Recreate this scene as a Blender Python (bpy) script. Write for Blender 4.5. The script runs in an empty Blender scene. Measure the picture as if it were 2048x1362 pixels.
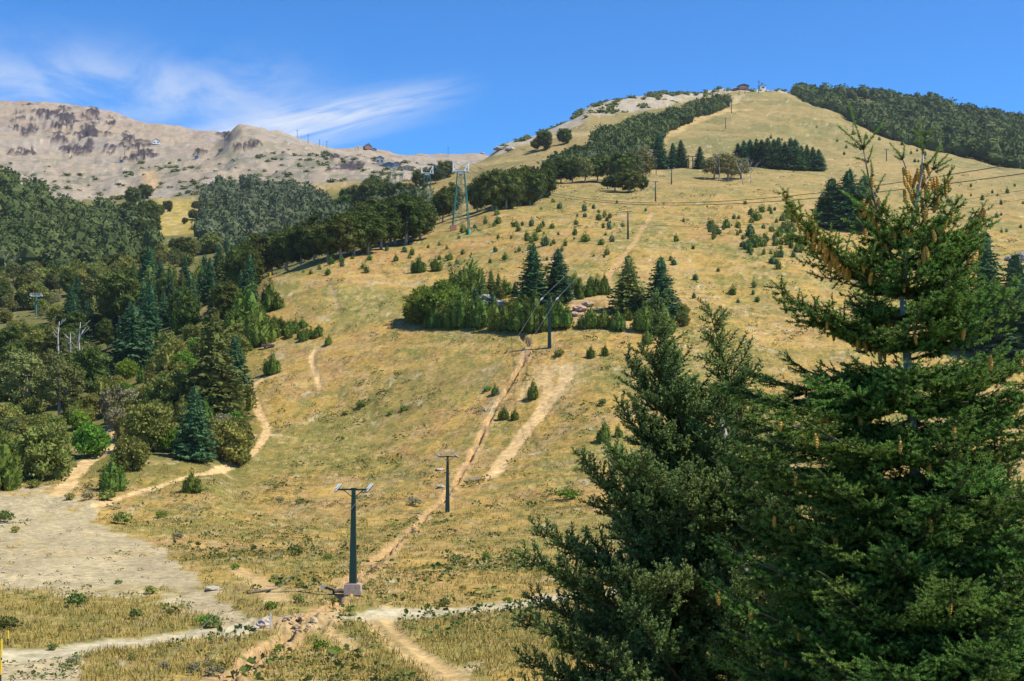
import bpy, math, random
import numpy as np
from mathutils import Vector, Matrix, Euler

random.seed(7)
rng = np.random.default_rng(11)
scene = bpy.context.scene
col = scene.collection

# ------------------------------------------------------------------ camera
F = 2844.0                      # focal length in photo pixels (50 mm lens)
PITCH = math.atan((850 - 681) / F)
CP, SP = math.cos(PITCH), math.sin(PITCH)
cam_d = bpy.data.cameras.new('camera')
cam_d.lens = 50.0
cam_d.sensor_width = 36.0
cam_d.clip_start = 0.1
cam_d.clip_end = 20000
cam = bpy.data.objects.new('camera', cam_d)
cam.rotation_euler = (math.pi / 2 + PITCH, 0, 0)
col.objects.link(cam)
scene.camera = cam

# ------------------------------------------------------------------ light
SUN_AZ = math.radians(104)       # measured from +Y towards +X
SUN_EL = math.radians(55)
world = bpy.data.worlds.new('World')
scene.world = world
world.use_nodes = True
wt = world.node_tree
wt.nodes.clear()
def wn(t, **kw):
    n = wt.nodes.new(t)
    for k, v in kw.items():
        setattr(n, k, v)
    return n
def wmath(op, a, b=None, clamp=False):
    n = wn('ShaderNodeMath', operation=op, use_clamp=clamp)
    for i, q in enumerate((a, b)):
        if q is None: continue
        if isinstance(q, (int, float)): n.inputs[i].default_value = q
        else: wt.links.new(q, n.inputs[i])
    return n.outputs[0]
sky = wn('ShaderNodeTexSky', sky_type='NISHITA', sun_disc=False, sun_elevation=SUN_EL,
         sun_rotation=SUN_AZ, altitude=1800, air_density=1.0, dust_density=0.0, ozone_density=6.0)
gam = wn('ShaderNodeGamma')
gam.inputs[1].default_value = 1.33
tint = wn('ShaderNodeMixRGB', blend_type='MULTIPLY')
tint.inputs[0].default_value = 1
tint.inputs[2].default_value = (0.41, 0.93, 1.10, 1)
wt.links.new(sky.outputs[0], gam.inputs[0])
wt.links.new(gam.outputs[0], tint.inputs[1])
# wisps of cirrus, laid out on the direction sphere
tc = wn('ShaderNodeTexCoord')
sep = wn('ShaderNodeSeparateXYZ')
wt.links.new(tc.outputs['Generated'], sep.inputs[0])
ysafe = wmath('MAXIMUM', sep.outputs[1], 0.05)
u = wmath('DIVIDE', sep.outputs[0], ysafe)
v = wmath('DIVIDE', sep.outputs[2], ysafe)
def streak(u0, v0, slope, half, scale_u, scale_v, lo, hi, seed):
    # band along a slanted line with soft, streaky edges
    du = wmath('SUBTRACT', u, u0)
    dv = wmath('SUBTRACT', wmath('SUBTRACT', v, v0), wmath('MULTIPLY', du, slope))
    cmb = wn('ShaderNodeCombineXYZ')
    wt.links.new(wmath('MULTIPLY', du, scale_u), cmb.inputs[0])
    wt.links.new(wmath('MULTIPLY', dv, scale_v), cmb.inputs[1])
    cmb.inputs[2].default_value = seed
    nz = wn('ShaderNodeTexNoise')
    nz.inputs['Scale'].default_value = 1
    nz.inputs['Detail'].default_value = 7
    nz.inputs['Roughness'].default_value = 0.6
    nz.inputs['Distortion'].default_value = 0.6
    wt.links.new(cmb.outputs[0], nz.inputs['Vector'])
    mr = wn('ShaderNodeMapRange', interpolation_type='SMOOTHSTEP')
    mr.inputs[1].default_value = lo; mr.inputs[2].default_value = hi
    wt.links.new(nz.outputs[0], mr.inputs[0])
    # gaussian across the band
    q = wmath('DIVIDE', dv, half)
    g = wmath('POWER', 2.718, wmath('MULTIPLY', wmath('MULTIPLY', q, q), -1.0))
    return wmath('MULTIPLY', g, mr.outputs[0]), du
a1, d1 = streak(-0.155, 0.210, 0.225, 0.014, 9, 75, 0.30, 0.66, 3.1)
f1 = wn('ShaderNodeMapRange', interpolation_type='SMOOTHSTEP')
f1.inputs[1].default_value = 0.15; f1.inputs[2].default_value = 0.01
wt.links.new(d1, f1.inputs[0])
a1 = wmath('MULTIPLY', a1, f1.outputs[0])
a2, d2 = streak(-0.235, 0.236, -0.06, 0.026, 14, 26, 0.30, 0.70, 8.4)
f2 = wn('ShaderNodeMapRange', interpolation_type='SMOOTHSTEP')
f2.inputs[1].default_value = 0.14; f2.inputs[2].default_value = 0.04
wt.links.new(d2, f2.inputs[0])
a2 = wmath('MULTIPLY', a2, f2.outputs[0])
a3, d3 = streak(-0.34, 0.262, -0.20, 0.026, 8, 16, 0.28, 0.75, 1.7)
f3 = wn('ShaderNodeMapRange', interpolation_type='SMOOTHSTEP')
f3.inputs[1].default_value = 0.16; f3.inputs[2].default_value = 0.0
wt.links.new(d3, f3.inputs[0])
a3 = wmath('MULTIPLY', wmath('MULTIPLY', a3, f3.outputs[0]), 0.28)
front = wmath('GREATER_THAN', sep.outputs[1], 0.06)
cl = wmath('MULTIPLY', wmath('ADD', wmath('ADD', wmath('MULTIPLY', a1, 1.2), wmath('MULTIPLY', a2, 0.55)), a3, True), front, True)
mixc = wn('ShaderNodeMixRGB')
wt.links.new(wmath('MULTIPLY', cl, 0.9), mixc.inputs[0])
wt.links.new(tint.outputs[0], mixc.inputs[1])
SKY_STRENGTH = 0.072
mixc.inputs[2].default_value = (0.56 / SKY_STRENGTH, 0.60 / SKY_STRENGTH, 0.66 / SKY_STRENGTH, 1)
bg = wn('ShaderNodeBackground')
bg.inputs[1].default_value = SKY_STRENGTH
wo = wn('ShaderNodeOutputWorld')
wt.links.new(mixc.outputs[0], bg.inputs[0])
wt.links.new(bg.outputs[0], wo.inputs[0])

sun_d = bpy.data.lights.new('sun', 'SUN')
sun_d.energy = 5.0
sun_d.angle = math.radians(0.5)
sun_d.color = (1.0, 0.93, 0.82)
sun = bpy.data.objects.new('sun', sun_d)
to_sun = Vector((math.sin(SUN_AZ) * math.cos(SUN_EL), math.cos(SUN_AZ) * math.cos(SUN_EL), math.sin(SUN_EL)))
sun.rotation_euler = to_sun.to_track_quat('Z', 'Y').to_euler()
sun.location = (60, 20, 80)
col.objects.link(sun)

HAZE = 0.000035
scene.view_settings.view_transform = 'Standard'
scene.view_settings.look = 'None'
scene.view_settings.gamma = 1
scene.view_settings.exposure = 0.60
scene.cycles.max_bounces = 5
scene.cycles.diffuse_bounces = 2
scene.cycles.transmission_bounces = 2
scene.cycles.volume_bounces = 0

# ------------------------------------------------------------------ helpers
def mesh_np(name, verts, faces, mats=(), midx=None, smooth=False, vcol=None):
    me = bpy.data.meshes.new(name)
    verts = np.asarray(verts, dtype=np.float32)
    faces = np.asarray(faces, dtype=np.int32)
    nf, k = faces.shape
    me.vertices.add(len(verts)); me.vertices.foreach_set('co', verts.ravel())
    me.loops.add(nf * k); me.loops.foreach_set('vertex_index', faces.ravel())
    me.polygons.add(nf)
    me.polygons.foreach_set('loop_start', np.arange(nf, dtype=np.int32) * k)
    me.polygons.foreach_set('loop_total', np.full(nf, k, dtype=np.int32))
    for m in mats: me.materials.append(m)
    if midx is not None: me.polygons.foreach_set('material_index', np.asarray(midx, dtype=np.int32))
    me.polygons.foreach_set('use_smooth', np.full(nf, smooth, dtype=bool))
    if vcol is not None:
        at = me.color_attributes.new('tint', 'FLOAT_COLOR', 'POINT')
        c = np.ones((len(verts), 4), dtype=np.float32); c[:, :3] = vcol
        at.data.foreach_set('color', c.ravel())
    me.update(calc_edges=True)
    return me

class MB:
    """collects pieces with quad/tri faces (tris stored as quads are avoided: polygons list)"""
    def __init__(s): s.v = []; s.f = []; s.m = []; s.n = 0
    def add(s, verts, faces, mi=0):
        base = s.n
        s.v.extend([tuple(q) for q in verts]); s.n += len(verts)
        for f in faces:
            s.f.append(tuple(i + base for i in f)); s.m.append(mi)
        return s
    def box(s, c, size, rot=None, mi=0, top=1.0):
        x, y, z = size[0] / 2, size[1] / 2, size[2] / 2
        pts = [(-x, -y, -z), (x, -y, -z), (x, y, -z), (-x, y, -z), (-x * top, -y * top, z), (x * top, -y * top, z), (x * top, y * top, z), (-x * top, y * top, z)]
        pts = [Vector(p) for p in pts]
        if rot is not None: pts = [rot @ p for p in pts]
        c = Vector(c)
        return s.add([p + c for p in pts], [(0, 3, 2, 1), (4, 5, 6, 7), (0, 1, 5, 4), (1, 2, 6, 5), (2, 3, 7, 6), (3, 0, 4, 7)], mi)
    def tube(s, pts, rad, n=6, mi=0, cap=True):
        pts = [Vector(p) for p in pts]
        if isinstance(rad, (int, float)): rad = [rad] * len(pts)
        rings = []
        for i, p in enumerate(pts):
            d = (pts[min(i + 1, len(pts) - 1)] - pts[max(i - 1, 0)]).normalized()
            up = Vector((0, 0, 1)) if abs(d.z) < 0.9 else Vector((1, 0, 0))
            a = d.cross(up).normalized(); b = a.cross(d)
            rings.append([p + (a * math.cos(2 * math.pi * k / n) + b * math.sin(2 * math.pi * k / n)) * rad[i] for k in range(n)])
        vs = [q for r in rings for q in r]
        fs = []
        for i in range(len(pts) - 1):
            for k in range(n):
                fs.append((i * n + k, i * n + (k + 1) % n, (i + 1) * n + (k + 1) % n, (i + 1) * n + k))
        if cap:
            fs.append(tuple(range(n - 1, -1, -1)))
            fs.append(tuple((len(pts) - 1) * n + k for k in range(n)))
        return s.add(vs, fs, mi)
    def mesh(s, name, *mats, smooth=False):
        me = bpy.data.meshes.new(name)
        me.from_pydata(s.v, [], s.f)
        for m in mats: me.materials.append(m)
        me.polygons.foreach_set('material_index', s.m)
        me.polygons.foreach_set('use_smooth', [smooth] * len(s.f))
        me.update()
        return me

def ob(name, mesh, parent=None, loc=None, rot=None, scale=None):
    o = bpy.data.objects.new(name, mesh)
    col.objects.link(o)
    if parent is not None: o.parent = parent
    if loc is not None: o.location = loc
    if rot is not None: o.rotation_euler = rot
    if scale is not None: o.scale = (scale,) * 3 if isinstance(scale, (int, float)) else scale
    return o
def tag(o, label, cat, group=None):
    o['label'] = label; o['category'] = cat
    if group: o['group'] = group
    return o
def thing(name, label, cat, loc, rotz=0.0, scale=1.0, group=None):
    o = ob(name, None, None, loc, (0, 0, rotz), scale)
    o.empty_display_size = 0.3
    return tag(o, label, cat, group)
PENDING = []                  # plants whose label is told from the nearest landmark once all are placed
def pend(o, desc, p, group):
    vv = p[2] / p[1]; b = (vv * CP - SP) / (CP + vv * SP)
    PENDING.append((o, desc, 1024 + F * p[0] / p[1], 681 - F * b, group))
def structure(o, kind='structure'):
    o['kind'] = kind
    return o

# ---- vectorised gradient noise
_perm = np.random.default_rng(5).permutation(512)
_ang = np.random.default_rng(6).random(512) * 2 * np.pi
_gx, _gy = np.cos(_ang), np.sin(_ang)
def perlin(x, y, seed=0):
    x = np.asarray(x, float); y = np.asarray(y, float)
    xi = np.floor(x).astype(np.int64); yi = np.floor(y).astype(np.int64)
    xf = x - xi; yf = y - yi
    def g(ix, iy, dx, dy):
        h = _perm[(_perm[(ix + seed * 37) & 511] + iy) & 511]
        return _gx[h] * dx + _gy[h] * dy
    ux = xf * xf * xf * (xf * (xf * 6 - 15) + 10); uy = yf * yf * yf * (yf * (yf * 6 - 15) + 10)
    n0 = g(xi, yi, xf, yf) * (1 - ux) + g(xi + 1, yi, xf - 1, yf) * ux
    n1 = g(xi, yi + 1, xf, yf - 1) * (1 - ux) + g(xi + 1, yi + 1, xf - 1, yf - 1) * ux
    return (n0 * (1 - uy) + n1 * uy) * 1.5
def fbm(x, y, seed=0, octv=4, gain=0.5):
    t = 0; a = 1.0; f = 1.0
    for i in range(octv):
        t = t + a * perlin(x * f, y * f, seed + i); a *= gain; f *= 2.03
    return t
def sstep(a, b, x):
    t = np.clip((x - a) / (b - a), 0, 1)
    return t * t * (3 - 2 * t)

# ---- materials
def nodes(name):
    m = bpy.data.materials.new(name); m.use_nodes = True
    nt = m.node_tree
    return m, nt, nt.nodes['Principled BSDF']
def set_spec(b, s):
    b.inputs['Specular IOR Level'].default_value = s
def simple(name, c, rough=0.6, metal=0.0, var=0.15, scale=3.0, bump=0.0):
    m, nt, b = nodes(name)
    nz = nt.nodes.new('ShaderNodeTexNoise'); nz.inputs['Scale'].default_value = scale; nz.inputs['Detail'].default_value = 6
    tcn = nt.nodes.new('ShaderNodeTexCoord'); nt.links.new(tcn.outputs['Object'], nz.inputs['Vector'])
    r = nt.nodes.new('ShaderNodeValToRGB')
    r.color_ramp.elements[0].position = 0.3; r.color_ramp.elements[1].position = 0.7
    r.color_ramp.elements[0].color = tuple(q * (1 - var) for q in c) + (1,)
    r.color_ramp.elements[1].color = tuple(min(1, q * (1 + var)) for q in c) + (1,)
    nt.links.new(nz.outputs[0], r.inputs[0]); nt.links.new(r.outputs[0], b.inputs['Base Color'])
    b.inputs['Roughness'].default_value = rough; b.inputs['Metallic'].default_value = metal
    if bump:
        bp = nt.nodes.new('ShaderNodeBump'); bp.inputs['Strength'].default_value = bump
        nt.links.new(nz.outputs[0], bp.inputs['Height']); nt.links.new(bp.outputs[0], b.inputs['Normal'])
    return m
def leafmat(name, dark, mid, light, scale=6.0, trans=0.25, objvar=0.25, spec=0.06, rough=0.7):
    """foliage: colour varies by clump (noise) and from plant to plant (object random)"""
    m, nt, b = nodes(name)
    N = nt.nodes.new; L = nt.links.new
    tcn = N('ShaderNodeTexCoord'); nz = N('ShaderNodeTexNoise')
    nz.inputs['Scale'].default_value = scale; nz.inputs['Detail'].default_value = 4; nz.inputs['Roughness'].default_value = 0.7
    L(tcn.outputs['Object'], nz.inputs['Vector'])
    r = N('ShaderNodeValToRGB')
    e = r.color_ramp.elements
    e[0].position = 0.30; e[0].color = dark + (1,)
    e[1].position = 0.72; e[1].color = light + (1,)
    q = r.color_ramp.elements.new(0.5); q.color = mid + (1,)
    L(nz.outputs[0], r.inputs[0])
    oi = N('ShaderNodeObjectInfo')
    mr = N('ShaderNodeMapRange'); mr.inputs[3].default_value = 1 - objvar; mr.inputs[4].default_value = 1 + objvar
    L(oi.outputs['Random'], mr.inputs[0])
    hs = N('ShaderNodeHueSaturation')
    mh = N('ShaderNodeMapRange'); mh.inputs[3].default_value = 0.5 - 0.03 * objvar / 0.25; mh.inputs[4].default_value = 0.5 + 0.025 * objvar / 0.25
    fr = N('ShaderNodeMath'); fr.operation = 'MULTIPLY'; fr.inputs[1].default_value = 7.31; L(oi.outputs['Random'], fr.inputs[0])
    fr2 = N('ShaderNodeMath'); fr2.operation = 'FRACT'; L(fr.outputs[0], fr2.inputs[0])
    L(fr2.outputs[0], mh.inputs[0]); L(mh.outputs[0], hs.inputs['Hue'])
    L(mr.outputs[0], hs.inputs['Value']); L(r.outputs[0], hs.inputs['Color'])
    L(hs.outputs[0], b.inputs['Base Color'])
    b.inputs['Roughness'].default_value = rough; set_spec(b, spec)
    if trans > 0:
        tr = N('ShaderNodeBsdfTranslucent'); L(hs.outputs[0], tr.inputs[0])
        mx = N('ShaderNodeMixShader'); mx.inputs[0].default_value = trans
        L(b.outputs[0], mx.inputs[1]); L(tr.outputs[0], mx.inputs[2])
        L(mx.outputs[0], nt.nodes['Material Output'].inputs[0])
    return m
# ------------------------------------------------------------------ terrain
def v_of(px, py):
    """photo pixel -> (s, v): world direction as X/Y and Z/Y"""
    a = (np.asarray(px, float) - 1024) / F; b = (681 - np.asarray(py, float)) / F
    w = CP - b * SP
    return a / w, (SP + b * CP) / w
NEAR = [(2, 22000), (10, 4661), (40, 1803), (74, 1365), (92, 1265), (110, 1194)]
PROF = {
 -260: [(150, 1090), (180, 1040), (200, 1000), (230, 950), (270, 890), (320, 820), (380, 750), (460, 680), (550, 620), (650, 550), (750, 470), (850, 390), (930, 335), (1050, 330), (1300, 350), (1700, 320), (2100, 265), (2500, 205), (3000, 250), (4200, 400)],
 0: [(150, 1095), (180, 1045), (200, 1000), (230, 950), (270, 890), (320, 820), (380, 750), (460, 680), (550, 620), (650, 560), (750, 495), (850, 430), (930, 375), (1050, 380), (1300, 395), (1700, 345), (2100, 270), (2500, 207), (3000, 250), (4200, 400)],
 150: [(150, 1100), (180, 1050), (200, 1000), (225, 950), (260, 890), (300, 830), (350, 760), (420, 700), (500, 640), (620, 570), (750, 510), (900, 455), (1000, 428), (1150, 410), (1400, 395), (1700, 350), (2100, 275), (2500, 214), (3000, 260), (4200, 400)],
 300: [(150, 1105), (190, 1045), (205, 1000), (225, 950), (250, 895), (280, 830), (320, 760), (370, 690), (430, 640), (520, 590), (650, 540), (800, 500), (950, 460), (1100, 428), (1250, 405), (1400, 385), (1700, 335), (2000, 290), (2400, 247), (2900, 300), (4200, 400)],
 420: [(150, 1110), (190, 1050), (205, 1010), (225, 960), (250, 905), (270, 850), (300, 780), (340, 700), (380, 640), (430, 600), (520, 570), (650, 530), (800, 490), (950, 455), (1100, 425), (1250, 400), (1500, 350), (1800, 312), (2300, 269), (2800, 330), (4200, 400)],
 480: [(150, 1112), (195, 1050), (218, 1000), (248, 940), (275, 860), (295, 795), (315, 735), (345, 675), (380, 620), (420, 582), (500, 565), (600, 540), (800, 487), (950, 450), (1150, 410), (1350, 375), (1550, 330), (1720, 285), (1950, 256), (2250, 290), (2800, 340), (4200, 400)],
 550: [(150, 1113), (200, 1047), (230, 985), (265, 890), (290, 800), (310, 735), (340, 665), (370, 600), (400, 556), (450, 552), (550, 540), (700, 500), (850, 460), (1000, 430), (1200, 400), (1350, 370), (1550, 330), (1720, 295), (1950, 272), (2250, 300), (2800, 340), (4200, 400)],
 700: [(150, 1113), (200, 1050), (230, 975), (265, 880), (290, 785), (310, 712), (340, 640), (370, 577), (400, 532), (430, 505), (480, 503), (600, 490), (750, 455), (900, 425), (1100, 400), (1300, 375), (1450, 340), (1600, 322), (2000, 312), (2300, 303), (2800, 350), (4200, 420)],
 860: [(150, 1112), (200, 1045), (230, 960), (265, 850), (290, 748), (310, 680), (350, 605), (406, 525), (440, 493), (465, 472), (510, 460), (560, 453), (650, 428), (800, 390), (1000, 358), (1100, 354), (1300, 365), (1500, 345), (2000, 323), (2300, 313), (2800, 360), (4200, 430)],
 940: [(150, 1110), (200, 1038), (230, 952), (265, 838), (290, 732), (310, 665), (350, 590), (406, 513), (470, 462), (520, 442), (600, 420), (750, 380), (900, 350), (1030, 332), (1150, 345), (1300, 360), (1500, 345), (2000, 322), (2300, 309), (3000, 370), (4200, 430)],
 1000: [(150, 1108), (200, 1035), (230, 945), (265, 830), (290, 720), (310, 655), (350, 580), (406, 505), (470, 455), (520, 427), (600, 402), (750, 362), (900, 330), (1050, 305), (1150, 294), (1300, 330), (1800, 350), (2300, 315), (3000, 380), (4200, 430)],
 1090: [(150, 1106), (200, 1030), (225, 950), (250, 868), (275, 770), (290, 705), (310, 645), (350, 570), (406, 492), (470, 450), (555, 412), (640, 382), (760, 345), (900, 310), (1050, 283), (1200, 264), (1350, 300), (1800, 360), (2300, 330), (3000, 390), (4200, 430)],
 1200: [(150, 1105), (200, 1027), (215, 982), (240, 885), (265, 790), (290, 697), (310, 640), (350, 565), (406, 481), (470, 445), (555, 407), (650, 372), (760, 337), (900, 295), (1050, 262), (1200, 230), (1350, 206), (1500, 240), (2000, 330), (2500, 360), (4200, 430)],
 1325: [(150, 1105), (200, 1025), (215, 985), (240, 888), (265, 792), (290, 697), (310, 640), (350, 568), (406, 484), (470, 447), (555, 406), (650, 372), (760, 340), (900, 297), (1100, 248), (1250, 219), (1400, 193), (1480, 188), (1650, 220), (2500, 340), (4200, 430)],
 1450: [(150, 1105), (200, 1022), (215, 985), (240, 890), (265, 795), (290, 700), (310, 648), (350, 578), (406, 490), (470, 450), (555, 410), (650, 375), (760, 343), (900, 300), (1100, 250), (1300, 212), (1450, 191), (1530, 186), (1700, 215), (2500, 330), (4200, 430)],
 1560: [(150, 1105), (200, 1021), (240, 890), (290, 704), (350, 583), (406, 497), (470, 457), (555, 417), (650, 382), (760, 348), (900, 306), (1100, 254), (1300, 212), (1400, 194), (1500, 187), (1580, 184), (1750, 215), (2500, 330), (4200, 430)],
 1650: [(150, 1105), (200, 1020), (240, 890), (290, 710), (350, 590), (406, 505), (470, 465), (555, 425), (650, 390), (760, 355), (900, 313), (1100, 262), (1250, 227), (1320, 219), (1400, 222), (1550, 205), (1650, 198), (1900, 220), (2500, 330), (4200, 430)],
 1750: [(150, 1105), (200, 1020), (240, 890), (290, 715), (350, 597), (406, 515), (470, 475), (555, 436), (650, 400), (760, 362), (900, 318), (1030, 284), (1120, 268), (1200, 266), (1300, 255), (1450, 225), (1600, 203), (1900, 230), (2500, 330), (4200, 430)],
 1850: [(150, 1105), (200, 1020), (290, 720), (350, 605), (406, 525), (470, 485), (555, 448), (650, 410), (760, 368), (900, 323), (980, 303), (1060, 298), (1150, 300), (1300, 275), (1500, 237), (1650, 216), (1900, 240), (2500, 330), (4200, 430)],
 2048: [(150, 1105), (200, 1020), (290, 730), (350, 620), (406, 545), (470, 505), (555, 465), (650, 425), (760, 380), (850, 348), (900, 339), (950, 340), (1100, 325), (1300, 292), (1500, 266), (1650, 255), (1900, 275), (2500, 340), (4200, 430)],
 2300: [(150, 1105), (200, 1020), (290, 740), (350, 640), (406, 575), (470, 535), (555, 495), (650, 455), (760, 410), (850, 375), (900, 367), (950, 366), (1100, 355), (1300, 325), (1500, 300), (1650, 290), (1900, 310), (2500, 370), (4200, 430)],
}
def hermite(xk, yk, x):
    xk = np.asarray(xk, float); yk = np.asarray(yk, float)
    h = np.diff(xk); d = np.diff(yk) / h
    m = np.zeros(len(xk)); m[0] = d[0]; m[-1] = d[-1]
    for i in range(1, len(xk) - 1):
        if d[i - 1] * d[i] > 0:
            w1 = 2 * h[i] + h[i - 1]; w2 = h[i] + 2 * h[i - 1]
            m[i] = (w1 + w2) / (w1 / d[i - 1] + w2 / d[i])
    i = np.clip(np.searchsorted(xk, x) - 1, 0, len(xk) - 2)
    t = np.clip((x - xk[i]) / h[i], 0, 1)
    t2, t3 = t * t, t * t * t
    return ((2 * t3 - 3 * t2 + 1) * yk[i] + (t3 - 2 * t2 + t) * h[i] * m[i] + (-2 * t3 + 3 * t2) * yk[i + 1] + (t3 - t2) * h[i] * m[i + 1])

# rows: spread so that they are close together where the slope faces the viewer
_yf = np.exp(np.linspace(math.log(2), math.log(4200), 6000))
_cols = sorted(PROF)
_pyf = np.array([hermite(np.log([k[0] for k in NEAR + PROF[c]]), [k[1] for k in NEAR + PROF[c]], np.log(_yf)) for c in _cols])
_den = np.abs(np.diff(np.clip(_pyf, 0, 1500), axis=1)).max(axis=0) / 2.1 + np.diff(np.log(_yf)) * 70
_cum = np.concatenate([[0], np.cumsum(_den)])
NR = 740
Yg = np.interp(np.linspace(0, _cum[-1], NR), _cum, _yf)
pxs = np.concatenate([np.array([-2400, -1700, -1200, -900, -700, -520, -400, -300, -220, -160, -110, -80, -55, -35, -20, -8]),
                      np.arange(0, 2052, 3.0),
                      np.array([2060, 2075, 2095, 2120, 2150, 2200, 2270, 2350, 2450, 2600, 2900, 3300, 4400])])
NC = len(pxs)
Sg = (pxs - 1024) / F
_tab = np.array([np.interp(Yg, _yf, r) for r in _pyf])            # columns x rows (py)
PY = np.array([hermite(_cols, _tab[:, j], np.clip(pxs, -260, 2300)) for j in range(NR)])   # rows x cols
_, VV = v_of(1024, PY)
X = Sg[None, :] * Yg[:, None]
Y = np.repeat(Yg[:, None], NC, axis=1)
Z = VV * Y
farw = sstep(600, 1500, Y)
bare = sstep(1250, 1500, Y) * sstep(1050, 800, pxs[None, :])
Z += fbm(X / 45, Y / 45, 1, 3) * 0.9 * sstep(110, 260, Y) * (1 + 2.5 * farw)
Z += fbm(X / 11, Y / 11, 2, 4) * 0.28 * sstep(20, 80, Y) * (1 + 2 * farw)
Z += fbm(X / 2.2, Y / 2.2, 3, 3) * 0.09 * sstep(20, 60, Y) * sstep(700, 400, Y)
Z += (fbm(X / 210, Y / 210, 4, 4, 0.45)) * 7 * bare
_r = 1 - np.abs(fbm(X / 120 + 0.3 * fbm(X / 60, Y / 60, 9, 2), Y / 260, 14, 4))
Z += (_r - 0.6) * 9 * bare                                              # ribs and gullies of the bare mountain
_hill = sstep(900, 1150, Y) * sstep(1000, 1100, pxs[None, :])
Z += fbm(X / 70, Y / 70, 21, 4) * 3.0 * _hill

def ground_at(px, py, smin=0.0):
    """first point of the terrain met by the sight line through a photo pixel"""
    s, vv = v_of(px, py)
    s = float(s); vv = float(vv)
    j = min(max(np.searchsorted(Sg, s) - 1, 0), NC - 2)
    t = (s - Sg[j]) / (Sg[j + 1] - Sg[j])
    zc = Z[:, j] * (1 - t) + Z[:, j + 1] * t
    e = zc / Yg - vv
    ok = np.where((e >= 0) & (Yg > max(smin, 5)))[0]
    if len(ok) == 0:
        i = NR - 2
        return Vector((s * Yg[i], Yg[i], zc[i]))
    i = max(ok[0], 1)
    q = e[i - 1] / (e[i - 1] - e[i]) if e[i] != e[i - 1] and e[i - 1] < 0 else 1.0
    yy = Yg[i - 1] + (Yg[i] - Yg[i - 1]) * q
    return Vector((s * yy, yy, zc[i - 1] + (zc[i] - zc[i - 1]) * q))
def ground_z(x, y):
    s = x / y
    j = min(max(np.searchsorted(Sg, s) - 1, 0), NC - 2)
    i = min(max(np.searchsorted(Yg, y) - 1, 0), NR - 2)
    t = (s - Sg[j]) / (Sg[j + 1] - Sg[j]); q = (y - Yg[i]) / (Yg[i + 1] - Yg[i])
    return float((Z[i, j] * (1 - t) + Z[i, j + 1] * t) * (1 - q) + (Z[i + 1, j] * (1 - t) + Z[i + 1, j + 1] * t) * q)
def at_depth(px, y):
    """ground point in the direction of a photo column, y metres out"""
    x = (px - 1024) / F * y
    return Vector((x, y, ground_z(x, y)))
def P(px, py, y):
    s, vv = v_of(px, py)
    return Vector((float(s) * y, y, float(vv) * y))

def dens(pts, step=1.0):
    out = []
    for a, b in zip(pts[:-1], pts[1:]):
        n = max(1, int(math.hypot(b[0] - a[0], b[1] - a[1]) / step))
        for k in range(n): out.append((a[0] + (b[0] - a[0]) * k / n, a[1] + (b[1] - a[1]) * k / n))
    out.append(tuple(pts[-1][:2]))
    return np.array(out)
def smooth_px(pts, n=6):
    """Catmull-Rom through pixel points"""
    p = [np.array(q, float) for q in pts]; p = [2 * p[0] - p[1]] + p + [2 * p[-1] - p[-2]]
    out = []
    for i in range(1, len(p) - 2):
        for k in range(n):
            t = k / n
            out.append(0.5 * (2 * p[i] + (p[i + 1] - p[i - 1]) * t + (2 * p[i - 1] - 5 * p[i] + 4 * p[i + 1] - p[i + 2]) * t * t + (3 * p[i] - p[i - 1] - 3 * p[i + 1] + p[i + 2]) * t ** 3))
    out.append(p[-2])
    return out
Xf, Yf, Zf = X.ravel(), Y.ravel(), Z.ravel()
def line_dist(pxpts, pad):
    """distance on the ground from every terrain vertex to a line drawn through photo pixels; also signed side and run along it"""
    w = [ground_at(*q) for q in smooth_px(pxpts)]
    pl = np.array([(q.x, q.y) for q in w])
    D = np.full(Xf.shape, 1e6); SIDE = np.zeros(Xf.shape); RUN = np.zeros(Xf.shape)
    lo = pl.min(axis=0) - pad; hi = pl.max(axis=0) + pad
    idx = np.where((Xf > lo[0]) & (Xf < hi[0]) & (Yf > lo[1]) & (Yf < hi[1]))[0]
    px_, py_ = Xf[idx], Yf[idx]
    best = np.full(len(idx), 1e6); sd = np.zeros(len(idx)); rn = np.zeros(len(idx))
    acc = 0.0
    for a, b in zip(pl[:-1], pl[1:]):
        d = b - a; L2 = (d ** 2).sum() + 1e-9
        t = np.clip(((px_ - a[0]) * d[0] + (py_ - a[1]) * d[1]) / L2, 0, 1)
        dd = np.hypot(px_ - a[0] - t * d[0], py_ - a[1] - t * d[1])
        cr = d[0] * (py_ - a[1]) - d[1] * (px_ - a[0])
        m = dd < best
        best[m] = dd[m]; sd[m] = np.sign(cr[m]); rn[m] = acc + t[m] * math.sqrt(L2)
        acc += math.sqrt(L2)
    D[idx] = best; SIDE[idx] = sd; RUN[idx] = rn
    return D, SIDE, RUN
def poly_mask(pxpoly):
    """terrain vertices inside a ground polygon whose corners are given by photo pixels"""
    w = [ground_at(*q) for q in pxpoly]
    pl = np.array([(q.x, q.y) for q in w])
    inside = np.zeros(Xf.shape, bool)
    lo = pl.min(axis=0); hi = pl.max(axis=0)
    idx = np.where((Xf > lo[0]) & (Xf < hi[0]) & (Yf > lo[1]) & (Yf < hi[1]))[0]
    x, y = Xf[idx], Yf[idx]
    ins = np.zeros(len(idx), bool)
    for k in range(len(pl)):
        x1, y1 = pl[k]; x2, y2 = pl[(k + 1) % len(pl)]
        c = ((y1 > y) != (y2 > y))
        with np.errstate(divide='ignore', invalid='ignore'):
            xi = (x2 - x1) * (y - y1) / (y2 - y1) + x1
        ins ^= c & (x < xi)
    inside[idx] = ins
    return inside
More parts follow.
